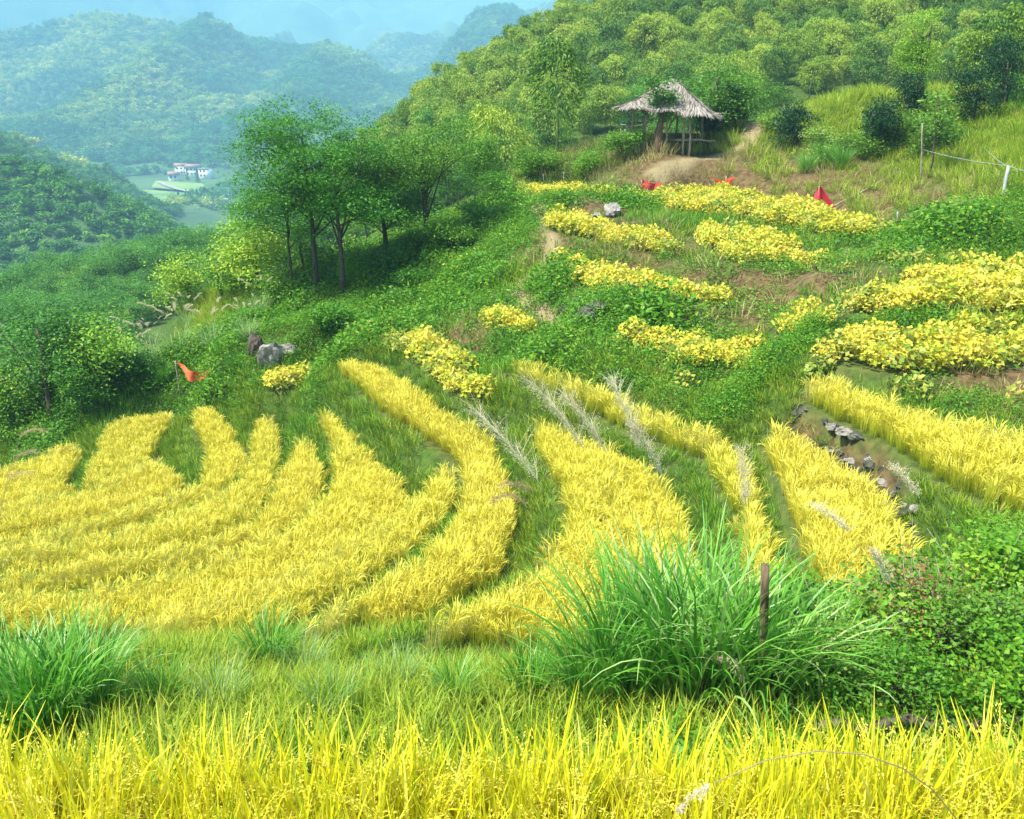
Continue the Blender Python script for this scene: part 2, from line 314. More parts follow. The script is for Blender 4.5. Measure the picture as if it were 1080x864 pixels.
# ------------------------------------------------------------------ terraced fields: crop, level of the ground, outline
# (far edges were read at the height of the crop's tips, near edges at the ground)
FIELDS = [
 # label, crop, ground z, crop height, outline read off the photograph
 ("upper right strip of ripe rice above the dark stone wall", 'rice', -4.25, .40, [(832,392),(880,397),(940,418),(1010,440),(1080,460),(1180,500),(1300,600),(1250,680),(1080,550),(1030,530),(985,506),(930,466),(880,444),(836,416)]),
 ("wedge of ripe rice at the foot of the dark stone wall, left of it", 'rice', -4.9, .40, [(800,448),(832,450),(880,472),(925,506),(955,542),(970,590),(960,660),(870,650),(845,600),(835,560),(822,520),(806,480)]),
 ("long narrow diagonal strip of ripe rice in the middle of the slope", 'rice', -5.2, .40, [(520,371),(560,380),(600,398),(660,418),(720,443),(765,458),(790,483),(810,520),(825,575),(815,650),(770,640),(778,590),(768,545),(752,512),(738,484),(700,472),(640,446),(590,422),(545,400),(520,384)]),
 ("broad fan of ripe rice behind the tall silver grass and its plumes", 'rice', -5.75, .40, [(553,440),(600,450),(640,468),(680,488),(712,515),(731,550),(738,620),(700,700),(600,700),(500,684),(440,690),(408,688),(396,672),(430,655),(500,625),(548,603),(578,580),(596,550),(585,515),(566,480)]),
 ("strip of ripe rice bending round the top of the long green bank", 'rice', -6.35, .40, [(356,377),(400,384),(440,408),(480,438),(522,460),(527,482),(548,530),(545,566),(530,598),(490,618),(420,655),(380,668),(330,684),(250,684),(300,655),(390,610),(440,582),(478,540),(488,503),(478,486),(440,462),(400,434),(358,396)]),
 ("slim finger of ripe rice just below the end of the green bank", 'rice', -6.75, .40, [(464,487),(482,494),(484,520),(470,548),(440,576),(395,604),(330,640),(260,672),(150,690),(140,660),(220,630),(300,600),(345,575),(400,553),(436,525)]),
 ("widest lobe of ripe rice in the centre left, under the green bank", 'rice', -7.15, .40, [(332,438),(352,437),(385,468),(420,503),(436,530),(400,566),(335,600),(272,632),(195,662),(110,678),(0,680),(-60,680),(-60,628),(0,622),(100,612),(200,595),(262,575),(310,552),(345,518),(352,482)]),
 ("pointed rice lobe between two dark gaps left of the widest lobe", 'rice', -7.5, .40, [(316,463),(334,470),(343,495),(343,515),(315,550),(265,575),(205,594),(100,612),(0,622),(-60,628),(-60,605),(0,600),(120,588),(200,572),(262,552),(284,518),(300,482)]),
 ("rice finger rounded at its tip, third lobe from the left edge of the bank", 'rice', -7.85, .40, [(268,437),(290,438),(298,468),(290,512),(262,552),(200,572),(110,590),(0,600),(-60,605),(-60,588),(0,582),(110,562),(190,535),(246,508),(262,482),(265,452)]),
 ("rice lobe with a pointed top beside the tilted green hummock", 'rice', -8.2, .40, [(203,430),(224,427),(248,452),(262,480),(248,508),(195,537),(120,560),(0,582),(-60,588),(-60,570),(0,566),(95,548),(180,522),(210,508),(216,482),(203,455)]),
 ("flat patch of ripe rice in front of the tilted green hummock", 'rice', -8.5, .40, [(166,483),(196,503),(184,522),(100,548),(0,570),(-60,572),(-60,540),(0,534),(90,516),(148,492)]),
 ("square patch of ripe rice at the dark edge of the bushes", 'rice', -8.8, .40, [(112,446),(140,437),(190,437),(172,462),(158,488),(100,512),(82,510),(96,478)]),
 ("leftmost patch of ripe rice, low beside the pampas plumes", 'rice', -9.1, .40, [(20,490),(60,471),(88,466),(84,486),(68,505),(90,516),(0,545),(-60,555),(-60,510)]),
 ("narrow row of yellow beans left of the long diagonal rice strip", 'soy', -5.75, .40, [(385,347),(430,345),(470,358),(497,374),(505,392),(533,410),(538,424),(512,426),(480,414),(450,392),(430,372),(392,357)]),
 ("short row of yellow beans at the top of the ochre bank", 'soy', -5.1, .40, [(503,322),(530,319),(560,334),(582,348),(578,357),(540,352),(505,334)]),
 ("row of yellow beans at the foot of the rubble heap", 'soy', -4.6, .40, [(623,336),(680,344),(740,347),(800,354),(836,364),(838,392),(780,388),(720,385),(660,368),(625,354)]),
 ("middle row of yellow beans above the dark green bank", 'soy', -4.2, .40, [(590,264),(630,274),(680,288),(740,298),(792,313),(792,327),(740,320),(680,317),(640,310),(600,290)]),
 ("row of yellow beans just under the pale boulder", 'soy', -3.65, .40, [(580,221),(640,233),(700,243),(720,253),(722,270),(680,264),(620,250),(580,240)]),
 ("ragged row of yellow beans right of the pale boulder row", 'soy', -3.6, .40, [(724,236),(760,234),(820,243),(870,262),(868,284),(830,280),(790,282),(738,262)]),
 ("uppermost left row of green and yellow beans at the end of the path", 'soy', -3.45, .40, [(545,191),(600,191),(648,202),(650,215),(600,213),(550,207)]),
 ("uppermost row of yellow beans with the three red cloths", 'soy', -3.35, .40, [(655,201),(740,195),(800,203),(880,219),(940,234),(938,252),(860,247),(800,234),(720,224),(660,213)]),
 ("wide dense bed of golden beans at the right edge", 'soy', -3.55, .40, [(860,322),(900,300),(960,284),(1030,274),(1085,279),(1250,292),(1250,345),(1085,334),(1000,328),(950,330),(880,338)]),
 ("bed of golden beans left of the dark hollows", 'soy', -3.9, .40, [(815,326),(858,312),(885,322),(930,325),(915,350),(870,348),(830,354)]),
 ("sparse lower bed of beans with bare gaps at the right", 'soy_sparse', -3.8, .40, [(830,362),(850,350),(900,336),(960,336),(1030,330),(1090,336),(1200,346),(1200,398),(1085,384),(1010,388),(950,396),(880,384)]),
 ("sparse bed of pale green beans under the grassy hump", 'soy_pale', -3.35, .40, [(880,268),(930,258),(1000,258),(1090,262),(1200,270),(1200,284),(1080,276),(980,278),(900,288)]),
 ("scattered pale beans spreading on the bank in the middle", 'soy_pale', -4.8, .4, [(700,392),(760,390),(810,394),(800,410),(750,408),(705,402)]),
 ("small clump of yellow beans beside the dark rock outcrop", 'soy', -6.9, .4, [(285,388),(330,382),(335,392),(320,408),(290,410)]),
 ("lowest sparse beans above the long upper right rice strip", 'soy_pale', -4.0, .4, [(850,378),(900,384),(960,396),(1090,396),(1090,424),(1000,416),(920,408),(860,392)]),
]
def pip(X, Y, P):
    inside = np.zeros(X.shape, bool); n = len(P)
    for i in range(n):
        x1, y1 = P[i]; x2, y2 = P[(i + 1) % n]
        c = ((y1 > Y) != (y2 > Y)) & (X < (x2 - x1) * (Y - y1) / (y2 - y1 + 1e-12) + x1)
        inside ^= c
    return inside
def pdist(X, Y, P):
    d = np.full(X.shape, 1e9); n = len(P)
    for i in range(n):
        a = P[i]; b = P[(i + 1) % n]; ab = b - a; L = ab.dot(ab) + 1e-12
        t = np.clip(((X - a[0]) * ab[0] + (Y - a[1]) * ab[1]) / L, 0, 1)
        d = np.minimum(d, np.hypot(X - a[0] - t * ab[0], Y - a[1] - t * ab[1]))
    return d
def field_poly(f):
    P = np.array(f[4], float); n = len(P); area = 0
    # where a terrace runs on behind the crop of the next higher one its edge is seen at crop height
    hid = np.zeros(n, bool)
    for o in FIELDS:
        if o is not f and f[1] == 'rice' and o[1] == 'rice' and o[2] > f[2]:
            Q = np.array(o[4], float); hid |= pdist(P[:, 0], P[:, 1], Q) < 16; hid |= pip(P[:, 0], P[:, 1], Q)
    for i in range(n): area += P[i][0] * P[(i + 1) % n][1] - P[(i + 1) % n][0] * P[i][1]
    sgn = 1 if area > 0 else -1
    out = []
    for i in range(n):
        e = P[(i + 1) % n] - P[i - 1]; nrm = np.array([e[1], -e[0]]) * sgn; nrm /= np.linalg.norm(nrm) + 1e-9
        far = np.clip(0.5 - 0.9 * nrm[1], 0, 1)                    # 1: the edge looks away from the viewer
        if hid[i]: far = 1.0
        out.append(at_z(P[i][0], P[i][1], f[2] + f[3] * (0.15 + 0.75 * far))[:2])
    return np.array(out)
POLYS = [field_poly(f) for f in FIELDS]
FORE = np.array([(-5, 0.9), (5, 0.9), (5, 2.35), (-5, 2.35)], float)


# ---- control points of the land between the fields: world points or (px, py, distance)
CW = [(0,-3,-1.5),(-6,-3,-1.6),(6,-3,-1.4),(0,0.3,-1.9),(-5,0.3,-2.0),(5,0.3,-1.8),
      (-3,3.2,-3.6),(0,3.2,-3.5),(3,3.2,-3.3),(-4,4.8,-4.6),(0,4.8,-4.3),(4,4.6,-3.9),(7,4,-3.2),(-8,4,-4.8),
      (8,7,-3.6),(11,10,-3.0),(14,14,-2.6),(16,20,-1.8),(20,28,0.0),
      (-12,10,-8.2),(-16,14,-9.8),(-20,20,-11.3),(-14,22,-10.2),(-22,34,-13.3),(-30,50,-15.3),(-16,40,-12.6),(-8,40,-10.6),(-14,30,-11.2),(-45,50,-19),(-35,30,-16),
      (-10,60,-12.5),(-18,70,-14.6),(-40,80,-18.5),(-20,80,-15.6),(-45,110,-21.5),(-25,110,-17.2),(-12,105,-6),(-60,145,-40),(-30,150,-33),(-90,120,-42),(-110,60,-40),(-50,20,-26),(-70,90,-27),
      (-5,70,-7.2),(-8,90,-4.4),(0,60,-6.6),(2,50,-6.6),(8,50,-5.0),(10,40,-3.4),
      (0,90,-1.0),(5,110,5),(12,75,-1.5),(20,60,-1.6),(20,95,6),(32,65,-0.6),(45,80,7),(40,110,15),(15,140,6),(60,120,25),(0,150,-10),(60,60,4),(40,40,1.5),(90,140,35),(90,60,14),(60,170,30)]
CI = [(640,190,31),(700,160,35),(750,158,36),(705,182,31.5),(770,135,38),(830,165,33),(880,105,37),(950,120,38),(850,188,29),(900,200,28),(955,205,26),
      (1000,210,24),(1060,212,22.5),(1080,172,25),(1040,240,20),(950,250,22),(600,160,38),(560,180,36),(590,205,29.5),(860,255,22.5),
      (480,300,25),(450,250,30),(400,330,25),(520,230,30),(560,280,24),(330,312,28),(430,300,27),(350,350,23),(300,345,26),(600,320,18.5),(545,385,17.3),
      (280,380,22.5),(200,415,22),(215,392,23.5),(150,390,26),(100,420,26),(30,440,25),(240,425,20),(180,345,32),(540,300,23),
      (420,345,23.5),(300,425,19.5),(560,600,10.6),(300,720,6.9),(100,725,6.6),(480,720,6.6),(620,740,5.9),(760,745,5.7),(900,745,5.5),(1050,745,5.2),(950,650,7.0),(1060,600,7.4),(1000,560,8.4)]
ctrl = [np.array(p, float) for p in CW] + [at_y(*p) for p in CI]
for f, P in zip(FIELDS, POLYS):
    c = P.mean(0)
    for k in range(0, len(P), 2): q = P[k] * 0.93 + c * 0.07; ctrl.append(np.array([q[0], q[1], f[2]]))
ctrl = np.array(ctrl)
# thin plate spline through the control points
def _tps(d): return np.where(d > 1e-9, d * d * np.log(d + 1e-12), 0)
_n = len(ctrl); _D = np.linalg.norm(ctrl[:, None, :2] - ctrl[None, :, :2], axis=2)
_K = _tps(_D) + np.eye(_n) * 0.15; _Pm = np.concatenate([np.ones((_n, 1)), ctrl[:, :2]], 1)
_A = np.block([[_K, _Pm], [_Pm.T, np.zeros((3, 3))]]); _w = np.linalg.solve(_A, np.concatenate([ctrl[:, 2], np.zeros(3)]))
def base_h(X, Y):
    X = np.asarray(X, float); Y = np.asarray(Y, float); out = _w[_n] + _w[_n + 1] * X + _w[_n + 2] * Y
    for i in range(_n): out = out + _w[i] * _tps(np.hypot(X - ctrl[i, 0], Y - ctrl[i, 1]))
    return out
ORDER = sorted(range(len(FIELDS)), key=lambda i: -FIELDS[i][2])     # a higher terrace overlies a lower one
def height(X, Y, full=False):
    shp = np.shape(X); X = np.atleast_1d(np.asarray(X, float)).ravel(); Y = np.atleast_1d(np.asarray(Y, float)).ravel()
    T = base_h(X, Y)
    T = T + 0.22 * fbm(X * 0.55, Y * 0.55, 4) * np.clip((Y - 2) / 6, 0.2, 1) + np.clip((Y - 30) / 60, 0, 1) * 1.2 * fbm(X * .08, Y * .08, 3)
    ws = np.zeros_like(X); wz = np.zeros_like(X); amax = np.zeros_like(X); fid = np.full(X.shape, -1)
    for i in ORDER:
        P = POLYS[i]; lo = P.min(0) - 1.6; hi = P.max(0) + 1.6
        m = (X > lo[0]) & (X < hi[0]) & (Y > lo[1]) & (Y < hi[1])
        if not m.any(): continue
        xs, ys = X[m], Y[m]; ins = pip(xs, ys, P); d = np.where(ins, 0, pdist(xs, ys, P))
        free = fid[m] < 0
        fm = fid[m]; fm[ins & free] = i; fid[m] = fm
        a = np.clip(1 - d / 1.3, 0, 1); a = a * a * (3 - 2 * a)
        w = 1 / (d * d * d + 0.004)
        w = np.where(a > 0, w, 0)
        ws[m] += w; wz[m] += w * FIELDS[i][2]; amax[m] = np.maximum(amax[m], a)
    z = T * (1 - amax) + np.where(ws > 0, wz / (ws + 1e-12), 0) * amax
    lv = np.array([f[2] for f in FIELDS] + [0.0]); z = np.where(fid >= 0, lv[fid], z)
    # the paddy in front of the camera
    d = np.where(pip(X, Y, FORE), 0, pdist(X, Y, FORE)); a = np.clip(1 - d / 0.7, 0, 1); a = a * a * (3 - 2 * a)
    z = z * (1 - a) + (-2.45) * a
    fid = np.where(d <= 0, 99, fid)
    if full: return z.reshape(shp), fid.reshape(shp)
    return z.reshape(shp)
def h1(x, y): return float(height(np.array([x]), np.array([y]))[0])
def ground_at(px, py, y0=3, y1=160):
    """the land seen at a pixel: march the ray of sight until it meets the terrain"""
    d = ray(px, py); Y = np.concatenate([np.arange(y0, 45, 0.1), np.arange(45, y1, 0.5)])
    Pp = d[None, :] * (Y / d[1])[:, None]; hz = height(Pp[:, 0], Pp[:, 1]); k = np.where(Pp[:, 2] < hz)[0]
    k = k[0] if len(k) else len(Y) - 1
    return Vector((Pp[k, 0], Pp[k, 1], hz[k]))

# ---- ground sheet: fine near the camera, coarse far out
def steps(vals):
    out = [vals[0][0]]
    for a, b, s in vals:
        n = max(1, int(round((b - a) / s))); out += list(np.linspace(a, b, n + 1)[1:])
    return np.array(out)
gx = steps([(-140, -60, 8), (-60, -30, 2), (-30, -14, .4), (-14, 12, .11), (12, 30, .4), (30, 110, 2.5)])
gy = steps([(-8, 2, .4), (2, 24, .11), (24, 40, .22), (40, 80, 1), (80, 200, 4)])
GX, GY = np.meshgrid(gx, gy); GZ, GF = height(GX, GY, True)
PATHS = [[(545,203),(572,232),(582,262),(575,285),(545,300),(552,318),(590,345)], [(690,185),(740,168),(790,150),(830,120)]]
def px2w(l, ): return [np.array(ground_at(*p)) for p in l]
PW = [px2w(l) for l in PATHS]
def seg_dist(X, Y, pts):
    d = np.full(np.shape(X), 1e9)
    for a, b in zip(pts[:-1], pts[1:]):
        ab = b[:2] - a[:2]; L = ab.dot(ab) + 1e-9; t = np.clip(((X - a[0]) * ab[0] + (Y - a[1]) * ab[1]) / L, 0, 1)
        d = np.minimum(d, np.hypot(X - a[0] - t * ab[0], Y - a[1] - t * ab[1]))
    return d
def path_w(X, Y): return np.max([np.clip(1.5 - (seg_dist(X, Y, p) + .25 * vnoise(X * 3, Y * 3)) / w, 0, 1) for p, w in zip(PW, (.16, .35))], axis=0)
# bare brown earth shows on these banks (world circles)
SOIL = [((850,212),2.6),((800,205),2.2),((900,215),2.4),((930,225),2.2),((700,190),1.6),((760,205),1.5),((640,222),1.1),((600,250),1.2),((660,300),1.0),((800,295),1.8),((840,300),1.6),
        ((500,345),.9),((700,262),1.2),((900,275),.8),((1050,395),.9),((720,175),2.5),((560,600),.5),((920,240),1.0),((640,245),1.5),((760,300),1.2),((880,466),.45),((905,486),.45),((930,508),.45),((855,450),.35)]
SW = [(ground_at(*p), r) for p, r in SOIL]
def soil_w(X, Y):
    s = np.zeros(np.shape(X))
    for c, r in SW: s = np.maximum(s, np.clip(1.6 - np.hypot(X - c.x, Y - c.y) / r, 0, 1))
    return s
soil = soil_w(GX, GY); soil = np.where(GF >= 0, 0.3, soil); pth = path_w(GX, GY)
ny, nx = GX.shape; idx = np.arange(nx * ny).reshape(ny, nx)
Qg = np.stack([idx[:-1, :-1], idx[:-1, 1:], idx[1:, 1:], idx[1:, :-1]], -1).reshape(-1, 4)
ground = obj("ground", mesh_np("ground", np.stack([GX, GY, GZ], -1).reshape(-1, 3), Qg, None, [M['ground']], dict(soil=soil.ravel(), path=pth.ravel()), True))
tag(ground, "terraced hillside soil stepping down to the left", None, None, 'structure')

# ------------------------------------------------------------------ scattering of uncountable stuff with geometry nodes
def scatter(name, pts, scl, variants, rz=None, tilt=None, pick=None, **tg):
    pts = np.asarray(pts, np.float32); n = len(pts)
    if n == 0: return None
    me = bpy.data.meshes.new(name); me.vertices.add(n); me.vertices.foreach_set("co", pts.ravel())
    rot = np.zeros((n, 3), np.float32); rot[:, 2] = rng.random(n) * 6.283 if rz is None else rz
    tl = 0.12 if tilt is None else tilt; rot[:, :2] = rng.normal(0, tl, (n, 2))
    a = me.attributes.new("rot", 'FLOAT_VECTOR', 'POINT'); a.data.foreach_set("vector", rot.ravel())
    a = me.attributes.new("scl", 'FLOAT', 'POINT'); a.data.foreach_set("value", np.asarray(np.broadcast_to(scl, (n,)), np.float32))
    a = me.attributes.new("idx", 'INT', 'POINT'); a.data.foreach_set("value", (rng.integers(0, len(variants), n) if pick is None else np.asarray(pick)).astype(np.int32))
    me.update(); o = obj(name, me)
    c = bpy.data.collections.new(name + "_kinds")
    for i, v in enumerate(variants):
        q = bpy.data.objects.new("%s_%02d" % (name, i), v); c.objects.link(q)
    g = bpy.data.node_groups.new(name, 'GeometryNodeTree')
    g.interface.new_socket("Geometry", in_out='INPUT', socket_type='NodeSocketGeometry'); g.interface.new_socket("Geometry", in_out='OUTPUT', socket_type='NodeSocketGeometry')
    gi = g.nodes.new("NodeGroupInput"); go = g.nodes.new("NodeGroupOutput"); ip = g.nodes.new("GeometryNodeInstanceOnPoints")
    ci = g.nodes.new("GeometryNodeCollectionInfo"); ci.inputs["Collection"].default_value = c; ci.inputs["Separate Children"].default_value = True; ci.inputs["Reset Children"].default_value = True
    def na(nm, ty):
        k = g.nodes.new("GeometryNodeInputNamedAttribute"); k.data_type = ty; k.inputs["Name"].default_value = nm
        return [s for s in k.outputs if s.enabled and s.name == "Attribute"][0]
    e2r = g.nodes.new("FunctionNodeEulerToRotation"); L = g.links.new
    L(gi.outputs[0], ip.inputs["Points"]); L(ci.outputs[0], ip.inputs["Instance"]); ip.inputs["Pick Instance"].default_value = True
    L(na("idx", 'INT'), ip.inputs["Instance Index"]); L(na("rot", 'FLOAT_VECTOR'), e2r.inputs[0]); L(e2r.outputs[0], ip.inputs["Rotation"])
    L(na("scl", 'FLOAT'), ip.inputs["Scale"]); L(ip.outputs[0], go.inputs[0])
    md = o.modifiers.new("scatter", 'NODES'); md.node_group = g
    tag(o, **tg); return o

# ------------------------------------------------------------------ plants as meshes
def grass_tuft(seed, n=26, rad=.16, L=(.18, .4), w=.012, mat='grass', K=3, curl=(.3, 1.2), lean=.35):
    r = np.random.default_rng(seed); a = r.random(n) * 6.283; q = rad * np.sqrt(r.random(n))
    P = np.stack([q * np.cos(a), q * np.sin(a), np.full(n, -0.02)], 1)
    g = Geo(); V, Q, A = strips(P, a + r.normal(0, .7, n), r.uniform(L[0], L[1], n), w * r.uniform(.7, 1.3, n), np.abs(r.normal(0, lean, n)), r.uniform(curl[0], curl[1], n), K, r=r, twist=.5)
    g.add(V, Q, attrs=A); return g.mesh("tuft", [M[mat]])
def rice_tuft(seed, n=50, npan=26, h=.42, w=.0052, mat='rice_lemon'):
    r = np.random.default_rng(seed); g = Geo()
    a = r.random(n) * 6.283; q = .07 * np.sqrt(r.random(n)); P = np.stack([q * np.cos(a), q * np.sin(a), np.full(n, -0.03)], 1)
    V, Q, A = strips(P, a + r.normal(0, .5, n), h * r.uniform(.75, 1.12, n), w * r.uniform(.6, 1.1, n), np.abs(r.normal(.06, .10, n)), r.uniform(.0, .6, n), 3, 2.2, r=r, twist=.8)
    g.add(V, Q, attrs=A)
    a = r.random(npan) * 6.283; q = .06 * np.sqrt(r.random(npan)); P = np.stack([q * np.cos(a), q * np.sin(a), np.full(npan, h * .45)], 1)
    pr = np.array([.25, .3, 1.0, 1.2, .9, .3])
    V, Q, A = strips(P, a + r.normal(0, .4, npan), h * r.uniform(.5, .72, npan), w * r.uniform(.9, 1.5, npan), np.abs(r.normal(.12, .15, npan)), r.uniform(.6, 2.0, npan), 4, 2.4, pr[[0,1,2,3,5]], r=r, twist=.6)
    A['t'][:] = 1; g.add(V, Q, attrs=A, mat=1); return g.mesh("rice_hill", [M[mat], M['panicle']])
def rice_near(seed, n=105, npan=10, h=.80):
    r = np.random.default_rng(seed); g = Geo()
    a = r.random(n) * 6.283; q = .06 * np.sqrt(r.random(n)); P = np.stack([q * np.cos(a), q * np.sin(a), np.full(n, -0.03)], 1)
    V, Q, A = strips(P, a + r.normal(0, .5, n), h * (.5 + .5 * r.beta(3, 2.2, n)), .0185 * r.uniform(.6, 1.15, n), np.abs(r.normal(.10, .10, n)), r.uniform(.0, .55, n) + (r.random(n) < .25) * r.uniform(.5, 1.2, n), 6, 2.2, r=r, twist=.8)
    g.add(V, Q, attrs=A)
    for k in range(npan):
        a = r.random() * 6.283; L = h * r.uniform(.35, .46); th = abs(r.normal(.15, .1)); cu = r.uniform(.9, 2.2); m = 26
        s = np.linspace(0, 1, m); t = th + cu * s ** 1.8; p = np.stack([np.cumsum(np.sin(t)), np.cumsum(np.cos(t))], 1) * L / m
        c = np.stack([p[:, 0] * math.cos(a) + .05 * math.cos(a), p[:, 0] * math.sin(a) + .05 * math.sin(a), h * .42 + p[:, 1]], 1)
        V, Q, T = tube(c[::4], .0014, 3, False); g.add(V, Q, attrs=dict(t=np.ones(len(V)), rnd=np.full(len(V), .5)), mat=1)
        cc = np.repeat(c[8:], 4, 0); cc = cc + r.normal(0, .008, cc.shape); cc[:, 2] -= .006
        dr = np.gradient(c, axis=0)[8:]; dr = np.repeat(dr / np.linalg.norm(dr, axis=1, keepdims=True), 4, 0)
        V, Q, A = leaves(cc, .0105, .0046, r, .3, dirs=dr, fold=.45); A['t'][:] = 1; g.add(V, Q, attrs=A, mat=1)
    return g.mesh("rice_hill_near", [M['rice_fore'], M['panicle']])
def bean_plant(seed, n=150, size=.076, mat='soy', h=.42, rad=.26):
    r = np.random.default_rng(seed); g = Geo()
    a = r.random(n) * 6.283; q = rad * np.sqrt(r.random(n)); zz = h * (1 - .5 * (q / rad) ** 2) * r.uniform(.45, 1.05, n)
    C = np.stack([q * np.cos(a), q * np.sin(a), zz], 1)
    V, Q, A = leaves(C, size * r.uniform(.7, 1.25, n), size * .72 * r.uniform(.8, 1.1, n), r, .72, droop=.35, fold=.2); g.add(V, Q, attrs=A)
    m = 9; a = r.random(m) * 6.283
    V, Q, A = strips(np.zeros((m, 3)), a, np.full(m, h * .9), np.full(m, .012), r.uniform(.1, .7, m), r.uniform(0, .4, m), 3, r=r); g.add(V, Q, attrs=A)
    return g.mesh("bean_plant", [M[mat]])
def weed_plant(seed, n=95, size=.047, mat='weed', h=.28, rad=.26):
    r = np.random.default_rng(seed); g = Geo()
    a = r.random(n) * 6.283; q = rad * r.random(n) ** .6; zz = h * (1 - .7 * (q / rad) ** 2) * r.uniform(.2, 1.1, n)
    C = np.stack([q * np.cos(a), q * np.sin(a), zz], 1); V, Q, A = leaves(C, size * r.uniform(.6, 1.5, n), size * .55, r, .6, droop=.2); g.add(V, Q, attrs=A)
    return g.mesh("weed", [M[mat]])
def crown_points(r, ncl, rx, rz, z0, flat=.7, lobes=5):
    """centres of leaf sprays: an uneven crown made from several lobes"""
    lb = []
    for k in range(lobes):
        a = r.random() * 6.283; q = r.uniform(.25, .75); lb.append((q * rx * math.cos(a), q * rx * math.sin(a), z0 + rz * r.uniform(-.55, .75), r.uniform(.38, .62)))
    lb.append((0, 0, z0 + rz * .3, .72))
    out = []
    while len(out) < ncl:
        l = lb[r.integers(len(lb))]; v = r.normal(0, 1, 3); v /= np.linalg.norm(v); rr = r.uniform(.55, 1.05)
        out.append((l[0] + v[0] * rr * l[3] * rx, l[1] + v[1] * rr * l[3] * rx, l[2] + v[2] * rr * l[3] * rz * flat, *v))
    return np.array(out)
def crown_mesh(seed, rx=1.5, rz=1.3, z0=2.5, ncl=70, per=30, leaf=.14, spread=.28, mat='tree', flat=.8, lobes=5, aspect=.5, up=.6, droop=.1):
    r = np.random.default_rng(seed); cp = crown_points(r, ncl, rx, rz, z0, flat, lobes)
    C = np.repeat(cp[:, :3], per, 0) + r.normal(0, 1, (ncl * per, 3)) * np.array([spread, spread, spread * .5])
    rn = np.clip(np.repeat(r.random(ncl) * .6, per) + r.random(ncl * per) * .4, 0, 1)
    V, Q, A = leaves(C, leaf * r.uniform(.6, 1.3, ncl * per), leaf * aspect, r, up, rnd=rn, droop=droop)
    g = Geo(); g.add(V, Q, attrs=A); return g.mesh("crown", [M[mat]]), cp
def trunk_mesh(seed, cp, h0=1.2, r0=.09, top=2.6, mat='bark', limbs=9, lean=.1):
    r = np.random.default_rng(seed); g = Geo(); tp = np.array([r.normal(0, lean), r.normal(0, lean), top])
    pts = [np.array([0, 0, -.3])] + [tp * s + np.array([r.normal(0, .03), r.normal(0, .03), 0]) for s in (.25, .5, .75, 1)]
    V, Q, T = tube(pts, [r0 * 1.3, r0, r0 * .8, r0 * .6, r0 * .4], 7); g.add(V, Q, T)
    for k in range(limbs):
        c = cp[r.integers(len(cp)), :3]; s = r.uniform(h0 / top, .95); b = tp * s; m = (b + c) / 2 + np.array([0, 0, .15 * r.random()])
        V, Q, T = tube([b, m, c], [r0 * .38, r0 * .25, r0 * .1], 5); g.add(V, Q, T)
    return g.mesh("trunk", [M[mat]], True)
def bamboo_crown(seed, h=2.6, rad=1.1, n=3600, leaf=.15):
    """a feathery dome of drooping sprays, nodding to one side"""
    r = np.random.default_rng(seed); g = Geo(); lean = .7; nb = n // 18
    ax = lambda s: np.stack([lean * s ** 2.2, 0 * s, 1.0 + h * (s - .10 * s ** 4)], -1)
    s = r.random(nb) ** .75; a = r.random(nb) * 6.283; prof = np.sqrt(np.clip(1 - ((s - .38) / .62) ** 2, 0.02, 1)); prof = np.where(s < .38, .55 + .45 * s / .38, prof)
    rr = rad * prof * r.uniform(.72, 1.05, nb)
    cc = ax(s) + np.stack([np.cos(a) * rr, np.sin(a) * rr, 0 * a], -1)
    k = np.repeat(np.arange(nb), 18); C = cc[k] + r.normal(0, 1, (nb * 18, 3)) * np.array([.13, .13, .10])
    d = np.stack([np.cos(a[k]), np.sin(a[k]), np.full(len(k), -.75)], -1)
    rn = np.clip(np.repeat(r.random(nb) * .5, 18) + r.random(nb * 18) * .5, 0, 1)
    V, Q, A = leaves(C, leaf * r.uniform(.6, 1.3, len(C)), leaf * .34, r, .55, dirs=d, rnd=rn); g.add(V, Q, attrs=A)
    ax0 = ax(np.linspace(0, 1, 7)); c = Geo(); V, Q, T = tube([[0, 0, -1.0], [0, 0, .6]] + [list(p) for p in ax0], [.06, .055, .05, .045, .04, .03, .022, .015, .006], 5); c.add(V, Q, T)
    return g.mesh("bamboo_foliage", [M['bamboo']]), c.mesh("bamboo_culm", [M['culm']], True)
def silver_clump(seed, n=260, L=(.8, 1.5), w=.019, rad=.28, mat='silver', lean=.25, curl=(.5, 1.7), K=8):
    r = np.random.default_rng(seed); a = r.random(n) * 6.283; q = rad * np.sqrt(r.random(n)); P = np.stack([q * np.cos(a), q * np.sin(a), np.full(n, -.05)], 1)
    g = Geo(); V, Q, A = strips(P, a + r.normal(0, .6, n), r.uniform(L[0], L[1], n), w * r.uniform(.6, 1.25, n), np.abs(r.normal(.05, lean, n)), r.uniform(curl[0], curl[1], n), K, 2.0, r=r, twist=.5)
    g.add(V, Q, attrs=A); return g.mesh("grass_blades", [M[mat]])
